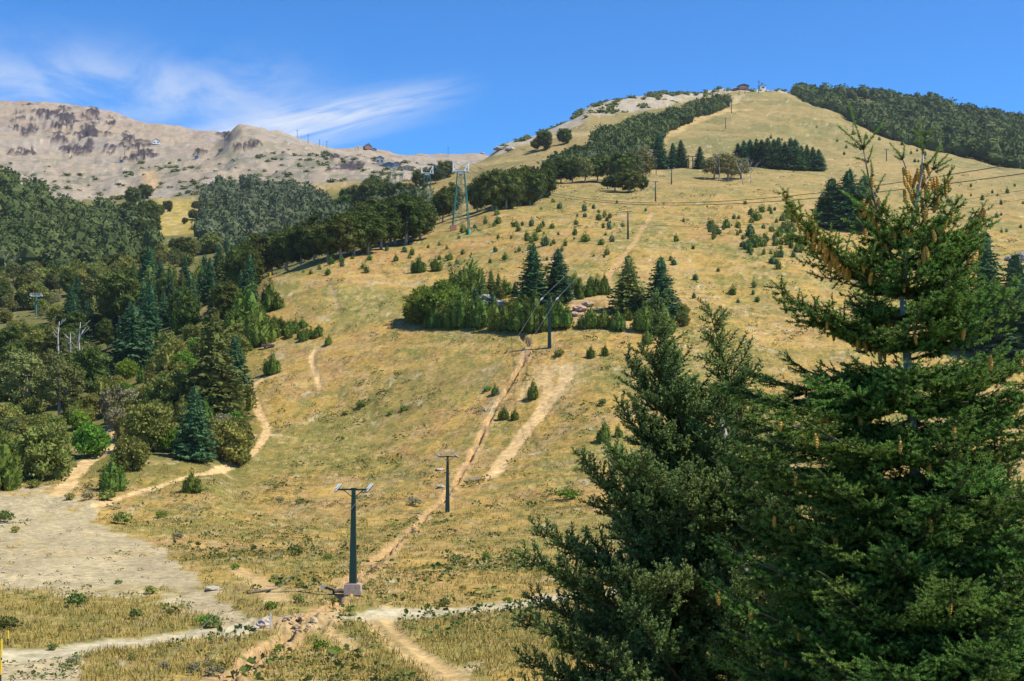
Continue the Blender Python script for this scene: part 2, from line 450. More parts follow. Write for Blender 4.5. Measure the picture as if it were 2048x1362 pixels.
def blur(m, it=3):
    g = m.reshape(NR, NC).astype(float)
    for _ in range(it):
        h = g.copy(); h[1:-1, 1:-1] = (g[1:-1, 1:-1] * 2 + g[:-2, 1:-1] + g[2:, 1:-1] + g[1:-1, :-2] + g[1:-1, 2:]) / 6
        g = h
    return g.ravel()

# ---- ground cover as real base colours
def C(*c): return np.array(c, float)
def mixc_(base, c, m):
    return base * (1 - m[:, None]) + c[None, :] * m[:, None]
PXf = Xf / Yf * F + 1024
n1 = fbm(Xf / 26, Yf / 26, 31, 4); n2 = fbm(Xf / 7, Yf / 7, 32, 4); n3 = fbm(Xf / 1.6, Yf / 1.6, 33, 3); n4 = fbm(Xf / 90, Yf / 90, 34, 3)
tc_ = np.repeat(C(.420, .285, .108)[None, :], len(Xf), axis=0)
tc_ = mixc_(tc_, C(.320, .258, .085), sstep(-.15, .5, n1 + .7 * n2))              # greener grass
tc_ = mixc_(tc_, C(.450, .335, .175), sstep(.1, .7, -n1 + .5 * n2) * .7)           # straw
tc_ = mixc_(tc_, C(.385, .230, .110), sstep(.05, .5, n2 - .5 * n1 + .4 * n4) * .8)          # russet seed heads
tc_ = mixc_(tc_, C(.150, .160, .055), sstep(.2, .7, n3 + .5 * n2 + .3 * n1) * .7)         # low herbs
n5 = fbm(Xf / 3.6, Yf / 3.6, 36, 3); n6 = fbm(Xf / 55, Yf / 38, 37, 3)
tc_ = mixc_(tc_, C(.235, .215, .090), sstep(-.05, .45, n6 + .35 * n1 + .3 * n5) * .6)       # broad greener stretches
tc_ = mixc_(tc_, C(.345, .235, .130), sstep(.15, .55, -n6 + .4 * n2) * .5)                  # broad browner stretches
tc_ = mixc_(tc_, C(.185, .185, .075), sstep(.05, .55, n5 + .5 * n1 + .3 * n3) * .65)      # olive tufts
tc_ = mixc_(tc_, C(.43, .335, .22), sstep(.25, .7, -n5 + .4 * n2) * .5)
tc_ = mixc_(tc_, C(.48, .35, .20), sstep(.45, .75, -n3 + .3 * n1 + .2 * n2) * .6)             # bare specks
up = sstep(480, 900, Yf) * sstep(840, 1000, PXf)
tc_ = mixc_(tc_, C(.300, .250, .145), up * .8)
tc_ = mixc_(tc_, C(.200, .195, .100), up * sstep(-.1, .5, n1 + n4 + .5 * n2) * .75)
tc_ = mixc_(tc_, C(.40, .29, .16), up * sstep(.45, .75, n1 - n4) * .6)
# hill top: stony
stony = sstep(0, 45, Yf + 45 * n1 - np.interp(PXf, [950, 1000, 1100, 1200, 1300, 1400, 1450, 1500, 1600, 1640, 1660], [980, 1010, 1085, 1160, 1235, 1360, 1440, 1485, 1500, 1560, 3000])) * sstep(930, 970, PXf) * sstep(1660, 1640, PXf)
tc_ = mixc_(tc_, C(.42, .38, .31), stony)
tc_ = mixc_(tc_, C(.32, .26, .17), stony * sstep(.2, .6, n2) * .7)
# left valley and forest floor
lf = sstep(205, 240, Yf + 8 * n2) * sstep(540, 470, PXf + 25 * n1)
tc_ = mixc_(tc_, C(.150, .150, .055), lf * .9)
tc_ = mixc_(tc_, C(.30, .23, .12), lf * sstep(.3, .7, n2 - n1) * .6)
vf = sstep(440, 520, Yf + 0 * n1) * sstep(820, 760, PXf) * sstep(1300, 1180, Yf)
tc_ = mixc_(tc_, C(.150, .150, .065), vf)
cl_ = np.exp(-((PXf - 345) / 45) ** 2) * sstep(880, 940, Yf) * sstep(1330, 1250, Yf)
tc_ = mixc_(tc_, C(.36, .29, .10), np.clip(cl_ * 1.6, 0, 1))
tc_ = mixc_(tc_, C(.47, .36, .20), np.clip(cl_ * 1.6, 0, 1) * sstep(.25, .5, n2 + n1 * .6))
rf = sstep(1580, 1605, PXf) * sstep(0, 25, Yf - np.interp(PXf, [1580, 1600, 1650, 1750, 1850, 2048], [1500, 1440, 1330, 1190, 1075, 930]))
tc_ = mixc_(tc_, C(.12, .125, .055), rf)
# bare mountain
bm = sstep(1240, 1400, Yf + 60 * n4) * sstep(1080, 1000, PXf + 0 * n1)
mtn = np.repeat(C(.355, .295, .225)[None, :], len(Xf), axis=0)
m1 = fbm(Xf / 160, Yf / 160, 41, 4); m2 = fbm(Xf / 40, Yf / 40, 42, 4); m3 = fbm(Xf / 14, Yf / 14, 43, 3)
mtn = mixc_(mtn, C(.335, .300, .255), sstep(-.2, .5, m1))
mtn = mixc_(mtn, C(.41, .335, .235), sstep(.15, .6, m2 - .5 * m1) * .8)
mtn = mixc_(mtn, C(.325, .245, .190), sstep(1900, 2300, Yf) * sstep(-.2, .5, m2 + .6 * m1) * .8)
mtn = mixc_(mtn, C(.155, .150, .130), sstep(.35, .75, m3 + .6 * m2) * .45)
mtn = mixc_(mtn, C(.32, .305, .275), sstep(2000, 1600, Yf) * sstep(-.1, .4, m3 + m2) * .8)
scr = sstep(1950, 1650, Yf) * sstep(-.12, .22, m2 + .6 * m3 - .05 + .4 * m1)
mtn = mixc_(mtn, C(.150, .150, .085), scr * .6)
tc_ = tc_ * (1 - bm[:, None]) + mtn * bm[:, None]

# ---- crags on the far peak (raised rock)
crag_px = [(45, 245, 22, 14), (115, 245, 24, 22), (125, 232, 16, 14), (170, 262, 20, 26), (180, 235, 13, 20), (165, 290, 18, 16), (110, 275, 22, 12), (140, 300, 18, 14), (208, 262, 14, 10), (250, 280, 14, 12), (50, 262, 18, 8),
           (215, 245, 10, 8), (278, 290, 18, 9), (180, 213, 7, 4), (48, 212, 9, 4), (80, 228, 18, 10), (282, 310, 26, 9), (255, 318, 20, 7), (215, 295, 12, 8), (440, 270, 18, 5), (470, 292, 12, 5), (505, 290, 20, 5), (660, 318, 18, 9), (690, 330, 30, 12), (395, 306, 14, 4), (30, 305, 30, 6)]
sF, vF = Xf / Yf, Zf / Yf
cr_mask = np.zeros(len(Xf))
fs_, fv_ = v_of(0, 0)
bF = (vF * CP - SP) / (CP + vF * SP)
PYf = 681 - bF * F
rg = fbm(Xf / 30, Zf / 18, 51, 5, .6)
for (cx, cy, rx, ry) in crag_px:
    rx, ry = rx * 1.1, ry * 1.1
    q = ((PXf - cx + 9 * rg) / rx) ** 2 + ((PYf - cy) / ry) ** 2
    m = np.clip((.9 - q + 1.5 * rg) * 1.8, 0, 1) * (Yf > 1250) * (q < 2.2)
    cr_mask = np.maximum(cr_mask, m)
Z = Z + (cr_mask * (5.5 * (1 - 1.6 * np.abs(fbm(Xf / 11, Yf / 26, 52, 4, .65))))).reshape(NR, NC) * np.where(PXf.reshape(NR, NC) < 600, 1, .3)
tc_ = mixc_(tc_, C(.062, .052, .060), np.clip(cr_mask * 1.6, 0, 1) * sstep(-.7, -.1, fbm(Xf / 9, Zf / 9, 53, 3) + .15))

# ---- paths, gravel and the cable trench
ground_id = np.zeros(len(Xf), np.int8)     # 0 meadow 1 dirt path 2 gravel path 3 gravel yard 4 trench 5 mountain 6 hilltop 7 forest hill
dZ = np.zeros(len(Xf))
DIRT, GRAV, GREY, SOIL = C(.62, .44, .28), C(.43, .365, .285), C(.47, .42, .36), C(.49, .325, .205)
ledge = [([(480, 985), (560, 972), (640, 968), (720, 957), (800, 952)], .5), ([(1000, 940), (1040, 932), (1100, 928), (1160, 922), (1260, 905)], .6), ([(730, 556), (780, 562), (830, 570)], .7),
         ([(655, 560), (668, 590), (678, 620)], .35), ([(630, 700), (626, 730), (640, 770)], .4)]
scarp = np.zeros(len(Xf))
for pts, hgt in ledge:
    D, S, R = line_dist(pts, 6)
    w = np.exp(-(D / .7) ** 2) * (.55 + .6 * n3)
    dZ -= np.clip(w, 0, 1) * hgt * 1.2
    scarp = np.maximum(scarp, np.exp(-(D / 1.0) ** 2))
tc_ = mixc_(tc_, C(.30, .235, .16), np.clip(scarp * (.8 + .6 * n3), 0, 1) * .8)
yard = poly_mask([(-60, 985), (60, 978), (130, 985), (205, 1003), (185, 1040), (270, 1075), (335, 1110), (392, 1150), (430, 1195), (500, 1240), (540, 1258), (470, 1262), (400, 1225), (330, 1190), (240, 1190), (150, 1196), (60, 1178), (-60, 1180)])
yard |= poly_mask([(-80, 1312), (100, 1300), (170, 1318), (150, 1340), (180, 1385), (-80, 1385)])
ym = sstep(.30, .70, blur(yard, 30) + .5 * n2 + .35 * n3 + .2 * n5)
gcol = GRAV[None, :] * (1 + .10 * n3 + .12 * n2)[:, None]
gcol = gcol * (1 - .45 * sstep(.2, .6, n1 + .4 * n2)[:, None]) + C(.43, .33, .215)[None, :] * .45 * sstep(.2, .6, n1 + .4 * n2)[:, None]
tc_ = tc_ * (1 - ym[:, None]) + gcol * ym[:, None]
ground_id[ym > .55] = 3
def lay(pts, width, colr, gid, depth=.06, soft=.5, ruts=False, strength=1.0):
    global tc_
    D, S, R = line_dist(pts, width * 3 + 4)
    wv = width * .5 * (1 + .35 * n2 + .22 * n3)
    m = sstep(wv + soft, wv - soft * .4, D) * strength
    c = colr[None, :] * (1 + .10 * n3 + .08 * n2)[:, None]
    tc_ = tc_ * (1 - m[:, None]) + c * m[:, None]
    ground_id[(m > .5)] = gid
    dZ[:] = dZ - m * depth
lay([(-60, 1318), (100, 1308), (200, 1293), (300, 1283), (400, 1270), (520, 1257), (650, 1243), (780, 1233), (900, 1222), (1020, 1210), (1130, 1197), (1260, 1182), (1400, 1168)], 3.3, GREY, 2, soft=.4)
lay([(120, 988), (150, 950), (175, 925), (208, 905), (222, 870), (226, 845), (222, 825)], 2.4, DIRT, 1)
lay([(190, 1012), (250, 992), (320, 972), (372, 955), (440, 940), (495, 912), (520, 888), (534, 860), (524, 835), (512, 812), (505, 785), (520, 762), (570, 745)], 1.3, DIRT, 1, soft=.35)
lay([(985, 952), (1010, 915), (1035, 885), (1062, 850), (1082, 822), (1105, 795), (1128, 765), (1135, 735)], 2.5, DIRT, 1, soft=.3)
lay([(1062, 772), (1085, 752), (1112, 742), (1150, 738)], 4.5, C(.52, .40, .27), 0, strength=.5, soft=1.5)
lay([(1100, 800), (1130, 775), (1165, 760)], 2.5, C(.52, .40, .27), 0, strength=.45, soft=1.2)
lay([(1080, 820), (1092, 790), (1098, 765), (1090, 745)], 1.8, DIRT, 1, strength=.9)
lay([(1098, 765), (1060, 770), (1040, 800)], 1.0, DIRT, 1, strength=.6)
lay([(960, 965), (1050, 955), (1150, 945), (1300, 930)], 1.6, C(.45, .30, .13), 0, strength=.8)
lay([(735, 1242), (765, 1270), (800, 1300), (850, 1335), (900, 1372)], .55, DIRT, 1, depth=.12, soft=.3)
lay([(775, 1238), (792, 1262), (826, 1292), (880, 1330), (950, 1372)], .55, DIRT, 1, depth=.12, soft=.3)
lay([(765, 1240), (785, 1270), (815, 1298), (870, 1334), (930, 1374)], 1.7, C(.45, .33, .19), 1, depth=.03, soft=.5, strength=.7)
lay([(655, 1268), (690, 1285), (720, 1310)], .8, DIRT, 1, strength=.7)
lay([(560, 1205), (520, 1165), (490, 1150), (470, 1135)], 1.8, DIRT, 1, strength=.6)
lay([(640, 690), (622, 715), (632, 745), (640, 775)], .8, DIRT, 1, strength=.8, soft=.5)
lay([(640, 690), (740, 695), (860, 690), (1000, 692)], 2.4, C(.42, .30, .15), 0, strength=.75)
lay([(560, 556), (640, 560), (730, 563), (830, 573)], 1.6, C(.46, .32, .19), 0, strength=.7)
lay([(505, 690), (560, 688), (640, 690)], 2.0, C(.46, .36, .22), 0, strength=.7)
lay([(1180, 600), (1220, 598), (1240, 640), (1255, 665)], 3.2, C(.50, .35, .22), 1, strength=.9)
lay([(1140, 600), (1160, 620), (1150, 640)], 4.0, C(.42, .30, .20), 1, strength=.9)
lay([(1215, 580), (1222, 545), (1245, 515), (1265, 490), (1290, 450), (1305, 425)], 1.2, SOIL, 1, strength=.8)
lay([(1480, 530), (1560, 525), (1640, 515)], 3.0, C(.44, .31, .17), 0, strength=.7)
lay([(1105, 460), (1160, 455), (1200, 445)], 3.0, C(.44, .32, .19), 0, strength=.6)
lay([(1325, 275), (1365, 252), (1405, 236), (1450, 222), (1490, 219)], 9, C(.50, .37, .22), 1, strength=.95, soft=3)
lay([(1330, 275), (1318, 300), (1310, 330), (1320, 350)], 5, C(.42, .32, .19), 1, strength=.7, soft=3)
lay([(1465, 208), (1473, 195), (1480, 190)], 9, C(.50, .40, .28), 1, strength=.95, soft=3)
lay([(1490, 200), (1530, 199)], 6, C(.46, .36, .22), 0, strength=.8, soft=3)
lay([(945, 330), (990, 326), (1040, 320)], 6, C(.5, .38, .2), 0, strength=.7, soft=5)
lay([(1100, 275), (1150, 268), (1215, 270)], 8, C(.5, .40, .26), 0, strength=.8, soft=6)
lay([(300, 345), (302, 365), (300, 380)], 14, C(.5, .36, .2), 0, strength=.9, soft=6)
lay([(50, 525), (80, 530), (130, 545)], 7, C(.5, .36, .23), 0, strength=.9, soft=2)
lay([(30, 597), (65, 598)], 4, C(.5, .36, .23), 0, strength=.9, soft=2)
# trench dug along the lift line, with a spoil bank
TR = [(455, 1372), (500, 1330), (560, 1285), (610, 1255), (660, 1215), (705, 1165), (750, 1130), (800, 1080), (850, 1035), (895, 990), (930, 935), (965, 870), (995, 810), (1025, 760), (1050, 715), (1058, 690), (1045, 672)]
D, S, R = line_dist(TR, 8)
D = np.where(S != 0, np.abs(D * S + .55 * fbm(R / 7, R * 0 + 2, 67, 3)), 1e6)
wob = 1 + .7 * fbm(R / 6, R * 0, 61, 3)
m = sstep(1.1 * wob + .4, .4 * wob, D + .55 * n3 + .5 * n2) * (.75 + .25 * sstep(-.3, .2, fbm(R / 14, R * 0 + 8, 66, 2)))
tc_ = tc_ * (1 - m[:, None]) + (SOIL[None, :] * (1 + .16 * n3 + .10 * n2)[:, None]) * m[:, None]
slit = sstep(.42, .16, np.abs(D - .25 * (S > 0))) * sstep(-.35, .1, fbm(R / 9, R * 0 + 3, 62, 3))
bank = np.exp(-((D - .75) / .35) ** 2) * (S < 0) * (.14 + .30 * fbm(Xf / .9, Yf / .9, 63, 3))
dZ += bank - slit * 1.0
ground_id[m > .55] = 4
# heap of earth where the trench meets the path
hp = ground_at(600, 1252)
d2_ = ((Xf - hp.x) / 3.6) ** 2 + ((Yf - hp.y) / 4.2) ** 2
dZ += np.exp(-d2_) * (.55 + .5 * fbm(Xf / .8, Yf / .8, 64, 3))
hm = sstep(.35, .65, np.exp(-d2_) + .2 * n3)
tc_ = mixc_(tc_, C(.42, .31, .20), hm)
ground_id[hm > .5] = 4
Z = Z + dZ.reshape(NR, NC)
Zf = Z.ravel()
bm = np.maximum(bm, stony * .9)
tc_ = np.clip(tc_ * (np.array([.775, .758, .55])[None, :] * (1 - bm[:, None]) + np.array([.79, .77, .715])[None, :] * bm[:, None]), 0.008, .8)

def ground_material():
    m, nt, b = nodes('ground_cover')
    N = nt.nodes.new; L = nt.links.new
    at = N('ShaderNodeAttribute'); at.attribute_name = 'tint'
    tcn = N('ShaderNodeTexCoord')
    n_a = N('ShaderNodeTexNoise'); n_a.inputs['Scale'].default_value = 1.3; n_a.inputs['Detail'].default_value = 5; n_a.inputs['Roughness'].default_value = .7
    n_b = N('ShaderNodeTexNoise'); n_b.inputs['Scale'].default_value = .16; n_b.inputs['Detail'].default_value = 4; n_b.inputs['Roughness'].default_value = .7
    for n in (n_a, n_b): L(tcn.outputs['Object'], n.inputs['Vector'])
    r1 = N('ShaderNodeMapRange'); r1.inputs[1].default_value = .3; r1.inputs[2].default_value = .7; r1.inputs[3].default_value = .62; r1.inputs[4].default_value = 1.38
    r2 = N('ShaderNodeMapRange'); r2.inputs[1].default_value = .3; r2.inputs[2].default_value = .7; r2.inputs[3].default_value = .80; r2.inputs[4].default_value = 1.2
    L(n_a.outputs[0], r1.inputs[0]); L(n_b.outputs[0], r2.inputs[0])
    mu = N('ShaderNodeMath'); mu.operation = 'MULTIPLY'; L(r1.outputs[0], mu.inputs[0]); L(r2.outputs[0], mu.inputs[1])
    vm = N('ShaderNodeVectorMath'); vm.operation = 'SCALE'; L(at.outputs['Color'], vm.inputs[0]); L(mu.outputs[0], vm.inputs['Scale'])
    L(vm.outputs[0], b.inputs['Base Color'])
    b.inputs['Roughness'].default_value = .95; set_spec(b, .08)
    bp = N('ShaderNodeBump'); bp.inputs['Strength'].default_value = .45; bp.inputs['Distance'].default_value = .22
    L(n_a.outputs[0], bp.inputs['Height']); L(bp.outputs[0], b.inputs['Normal'])
    return m
GM = ground_material()
idx = np.arange(NR * NC).reshape(NR, NC)
quads = np.stack([idx[:-1, :-1], idx[:-1, 1:], idx[1:, 1:], idx[1:, :-1]], axis=-1).reshape(-1, 4)
ctr = quads[:, 0]
fid = ground_id[ctr].astype(int)
fy, fpx = Yf[ctr], PXf[ctr]
far_left = (fy > 1250 + 60 * n4[ctr]) & (fpx < 1060)
fid[far_left] = 5
fid[(fy > 1000) & (fpx >= 1060) & (fid == 0)] = 6
fid[(rf[ctr] > .5)] = 7
fid[(fid == 0) & (fpx < 820) & (fy > 440)] = 8
fid[(fid == 0) & (fpx < 520) & (fy > 225)] = 8
ALLV = np.stack([Xf, Yf, Zf], axis=1)
for gid, nm in [(0, 'meadow_slope'), (1, 'dirt_path'), (2, 'gravel_path'), (3, 'gravel_yard'), (4, 'trench_earth'), (5, 'bare_mountain'), (6, 'hilltop'), (7, 'forested_hill'), (8, 'valley_ground')]:
    q = quads[fid == gid]
    if len(q) == 0: continue
    u_, inv = np.unique(q.ravel(), return_inverse=True)
    me = mesh_np(nm, ALLV[u_], inv.reshape(-1, 4), [GM], smooth=True, vcol=tc_[u_])
    structure(ob(nm, me))
# low land all round, so that the ground goes on behind the viewer
b_ = MB(); R_ = 5200
b_.add([(-R_, -R_, -42), (R_, -R_, -42), (R_, R_, -42), (-R_, R_, -42)], [(0, 1, 2, 3)])
b_.add([(-170, 2.2, -13.5), (170, 2.2, -13.5), (170, -120, -16), (-170, -120, -16)], [(0, 3, 2, 1)])
lowland_mat = simple('lowland_grass', (.20, .17, .08), .95, var=.3, scale=.02)
structure(ob('ground', b_.mesh('ground', lowland_mat)))

# random ground cells, spread evenly over what can be seen
def scatter_cells(n, ymin, ymax, allow=(0,), pxlo=-20, pxhi=2060, cond=None, weight=None):
    jr = np.where((pxs >= pxlo) & (pxs < pxhi))[0]
    ir = np.where((Yg >= ymin) & (Yg < ymax))[0]
    I = rng.choice(ir, n); J = rng.choice(jr, n)
    a, b = rng.random(n), rng.random(n)
    J = np.minimum(J, NC - 2); I = np.minimum(I, NR - 2)
    s = Sg[J] * (1 - a) + Sg[J + 1] * a; y = Yg[I] * (1 - b) + Yg[I + 1] * b
    z = (Z[I, J] * (1 - a) + Z[I, J + 1] * a) * (1 - b) + (Z[I + 1, J] * (1 - a) + Z[I + 1, J + 1] * a) * b
    k = I * NC + J
    ok = np.isin(ground_id[k], allow)
    if cond is not None: ok &= cond[k]
    if weight is not None: ok &= rng.random(n) < weight[k]
    return np.stack([s * y, y, z], 1)[ok], k[ok]
# ------------------------------------------------------------------ plant prototypes (height 1, shared mesh data)
R3 = np.random.default_rng(77)
def unit(a): return a / (np.linalg.norm(a, axis=-1, keepdims=True) + 1e-9)
def blades(p, d, w, length, width, tip=0.35):
    """kite-shaped leaf pieces: from p along d, spread along w"""
    L_ = np.asarray(length).reshape(-1, 1); W_ = np.asarray(width).reshape(-1, 1)
    n = len(p)
    v = np.stack([p, p + d * L_ * (1 - tip) * .55 + w * W_ * .5, p + d * L_, p + d * L_ * (1 - tip) * .55 - w * W_ * .5], 1).reshape(-1, 3)
    f = np.arange(n * 4).reshape(n, 4)
    return v, f
def rand_dirs(n): return unit(R3.normal(size=(n, 3)))
def blob(c, r, nu=9, nv=6, rough=.2):
    """rough closed lump as quads"""
    c = np.array(c); r = np.array(r)
    vs = []
    for i in range(nv + 1):
        th = math.pi * i / nv
        for k in range(nu):
            ph = 2 * math.pi * k / nu
            q = 1 + rough * R3.uniform(-1, 1)
            vs.append(c + r * q * np.array([math.sin(th) * math.cos(ph), math.sin(th) * math.sin(ph), math.cos(th)]))
    fs = [(i * nu + k, (i + 1) * nu + k, (i + 1) * nu + (k + 1) % nu, i * nu + (k + 1) % nu) for i in range(nv) for k in range(nu)]
    return np.array(vs), np.array(fs)
def join(parts):
    vs, fs, n = [], [], 0
    for v_, f_ in parts:
        vs.append(v_); fs.append(f_ + n); n += len(v_)
    return np.concatenate(vs), np.concatenate(fs)
def trunk_mesh(name, mat, pts, rad, limbs=()):
    b = MB(); b.tube(pts, rad, 7)
    for lp, lr in limbs: b.tube(lp, lr, 5)
    return b.mesh(name, mat, smooth=True)

BARK = simple('bark_brown', (.12, .09, .065), .9, var=.35, scale=14, bump=.4)
BARK_GREY = simple('bark_grey', (.30, .28, .25), .85, var=.3, scale=12, bump=.3)
DEADWOOD = simple('dead_wood', (.34, .32, .30), .85, var=.25, scale=8)
L_FIR = leafmat('fir_needles_blue', (0.033, 0.079, 0.036), (0.059, 0.123, 0.050), (0.100, 0.174, 0.063), 9, .12)
L_FIRO = leafmat('fir_needles_olive', (0.076, 0.112, 0.028), (0.132, 0.170, 0.044), (0.207, 0.226, 0.065), 9, .15)
L_BEECH = leafmat('beech_leaves', (0.040, 0.061, 0.013), (0.070, 0.097, 0.020), (0.123, 0.142, 0.033), 8, .22)
L_BEECH_D = leafmat('beech_leaves_dull', (0.094, 0.116, 0.032), (0.160, 0.173, 0.051), (0.245, 0.231, 0.083), 8, .2)
L_PINE = leafmat('pine_needles', (0.059, 0.099, 0.018), (0.109, 0.161, 0.027), (0.191, 0.232, 0.048), 9, .2)
L_OLIVE = leafmat('shrub_olive', (0.112, 0.138, 0.028), (0.198, 0.215, 0.049), (0.310, 0.304, 0.083), 8, .22)
L_WILLOW = leafmat('willow_leaves', (0.098, 0.134, 0.018), (0.177, 0.214, 0.031), (0.281, 0.302, 0.058), 8, .3)
L_GREEN = leafmat('shrub_green', (0.085, 0.163, 0.020), (0.150, 0.259, 0.032), (0.245, 0.356, 0.057), 8, .3)
L_GREYSHRUB = leafmat('shrub_grey', (0.154, 0.155, 0.079), (0.238, 0.233, 0.116), (0.339, 0.323, 0.163), 8, .15)

def fir_mesh(name, mat, levels=30, per=10, R=.21, droop=.25, seed=0, low=.04, sparse=1.0, curve=.85):
    parts = []
    for i in range(levels):
        t = (i + R3.uniform(-.3, .3)) / levels
        z0 = low + (1 - low) * max(t, 0) * .985
        rr = R * (1 - max(t, 0)) ** curve + .008
        nb = max(4, int(per * (1 - .55 * t) * sparse))
        for k in range(nb):
            az = 2 * math.pi * (k + R3.uniform(-.35, .35)) / nb + i * 1.7
            L = rr * R3.uniform(.62, 1.18)
            n = max(3, int(9 * L / R) + 2)
            u = (np.arange(n) + R3.uniform(0, 1, n) * .8) / n
            dx, dy = math.cos(az), math.sin(az)
            up0 = R3.uniform(.05, .35)
            zz = z0 + L * (u * up0 - droop * 2.2 * u ** 1.5 + droop * 1.1 * u ** 3)
            p = np.stack([dx * u * L, dy * u * L, zz], 1)
            for sd in (-1, 1):
                spread = R3.uniform(.35, .95, n) * sd
                d = np.stack([dx * (1 - abs(spread) * .5) - dy * spread, dy * (1 - abs(spread) * .5) + dx * spread, R3.uniform(-.55, .15, n)], 1)
                d = unit(d); w = unit(np.cross(d, rand_dirs(n)))
                ln = L * .28 * (1.15 - u * .55) + .012
                parts.append(blades(p, d, w, ln * R3.uniform(.7, 1.3, n), .45 * ln * R3.uniform(.7, 1.2, n) + .004))
    # added inner lumps block light and the view through the crown
    core = []
    for z0, z1 in zip(np.linspace(low, .9, 6)[:-1], np.linspace(low, .9, 6)[1:]):
        a = R * .55 * (1 - z0) ** .7; core.append(blob((0, 0, (z0 + z1) / 2), (a, a, (z1 - z0) * .75), 7, 4, .3))
    # leader
    p = np.zeros((10, 3)); p[:, 2] = np.linspace(.93, .985, 10)
    d = unit(rand_dirs(10) * .5 + np.array([0, 0, .9])); parts.append(blades(p, d, unit(np.cross(d, rand_dirs(10))), R3.uniform(.015, .03, 10), np.full(10, .006)))
    v_, f_ = join(parts + core)
    return mesh_np(name, v_, f_, [mat])
def clump_mesh(name, mat, clumps, leaf=.035, per=110, core=.72, up=.25, aspect=.7):
    """crown built of leaf clumps; clumps = [(centre, radius)]"""
    parts = []
    for c, r in clumps:
        c = np.array(c); r = np.array(r if hasattr(r, '__len__') else (r, r, r))
        n = int(per)
        d = rand_dirs(n); d[:, 2] = np.abs(d[:, 2]) * np.where(R3.random(n) < .72, 1, -1); d = unit(d)
        p = c + d * r * (R3.uniform(.62, 1.12, (n, 1)))
        dr = unit(d * .7 + rand_dirs(n) * .8 + np.array([0, 0, up])); w = unit(np.cross(dr, rand_dirs(n)))
        s = leaf * R3.uniform(.6, 1.35, n)
        parts.append(blades(p, dr, w, s, s * aspect, tip=.1))
        parts.append(blob(c, r * core, 7, 5, .22))  # added lump inside the leaves blocks light so the interior goes dark
    v_, f_ = join(parts)
    return mesh_np(name, v_, f_, [mat])
def crown_clumps(n, rx, rz, zc, rmin, rmax, bottom=.5, flat=1.0):
    out = []
    for i in range(n):
        ph = i * 2.39996 + R3.uniform(-.3, .3); u = 1 - (i + .5) / n * (1 + bottom)
        rho = math.sqrt(max(0, 1 - u * u)); q = R3.uniform(.55, .95)
        r = R3.uniform(rmin, rmax)
        out.append(((rx * rho * math.cos(ph) * q, rx * rho * math.sin(ph) * q, zc + rz * u * q), (r, r, r * .8 * flat)))
    return out
def candle_mesh(name, mat, leaders, leaf=.05, n_each=150, core=True):
    """young pine / broom: upright tufted leaders; leaders = [(x, y, z0, height, radius)]"""
    parts = []
    for (x, y, z0, h, r) in leaders:
        t = R3.random(n_each) ** .8
        rr = r * (1 - t) ** .7 * R3.uniform(.45, 1.1, n_each) + .004
        az = R3.uniform(0, 2 * math.pi, n_each)
        p = np.stack([x + np.cos(az) * rr, y + np.sin(az) * rr, z0 + t * h], 1)
        d = unit(np.stack([np.cos(az) * .8, np.sin(az) * .8, R3.uniform(.3, 1.2, n_each)], 1) + rand_dirs(n_each) * .35)
        w = unit(np.cross(d, rand_dirs(n_each)))
        s = leaf * R3.uniform(.6, 1.3, n_each)
        parts.append(blades(p, d, w, s, s * .42, tip=.2))
        if core: parts.append(blob((x, y, z0 + h * .36), (r * .62, r * .62, h * .42), 6, 5, .25))
    v_, f_ = join(parts)
    return mesh_np(name, v_, f_, [mat])

straight = lambda h, r: trunk_mesh('trunk', BARK, [(0, 0, -.03), (.004, 0, .3 * h), (-.003, .004, .7 * h), (0, 0, h)], [r * 1.25, r, r * .6, r * .12])
beech_trunk = trunk_mesh('beech_trunk', BARK_GREY, [(0, 0, -.04), (.01, .01, .2), (-.01, .02, .45), (.02, 0, .75)], [.03, .024, .018, .006],
    [([(0, 0, .18), (.12, .05, .34), (.22, .10, .52)], [.014, .010, .004]), ([(0, .01, .25), (-.12, .08, .42), (-.2, .1, .6)], [.013, .009, .004]), ([(0, 0, .3), (.02, -.14, .48), (.06, -.22, .62)], [.012, .009, .004])])
fir_trunk = straight(.97, .016)
pine_trunk = straight(.8, .018)
shrub_stem = trunk_mesh('shrub_stem', BARK, [(0, 0, -.06), (.02, 0, .2), (.05, .03, .5)], [.035, .025, .008], [([(0, 0, .02), (-.14, .06, .3), (-.22, .1, .5)], [.022, .016, .006]), ([(0, 0, .02), (.06, -.16, .3), (.1, -.24, .5)], [.022, .015, .006])])

PROTO = {}
PROTO['fir'] = [(fir_trunk, fir_mesh('fir_crown', L_FIR, 34, 15, R_, dr_, curve=cv)) for R_, dr_, cv in ((.25, .2, .62), (.28, .24, .58), (.23, .18, .66))]
PROTO['firo'] = [(fir_trunk, fir_mesh('fir_crown', L_FIRO, 34, 15, R_, dr_, curve=cv)) for R_, dr_, cv in ((.34, .28, .7), (.29, .25, .72))]
PROTO['firw'] = [(fir_trunk, fir_mesh('fir_crown', L_FIR, 30, 15, R_, .18, curve=.55)) for R_ in (.42, .46)]
PROTO['beech'] = [(beech_trunk, clump_mesh('beech_crown', L_BEECH, crown_clumps(34, .32, .44, .52, .09, .15, .92), .034, 130)) for _ in range(4)]
PROTO['beechd'] = [(beech_trunk, clump_mesh('beech_crown', L_BEECH_D, crown_clumps(30, .34, .42, .52, .08, .14, .9), .032, 110, core=.55)) for _ in range(3)]
PROTO['beechw'] = [(beech_trunk, clump_mesh('beech_crown', L_BEECH, crown_clumps(36, .46, .44, .50, .11, .18, .95), .036, 130)) for _ in range(3)]
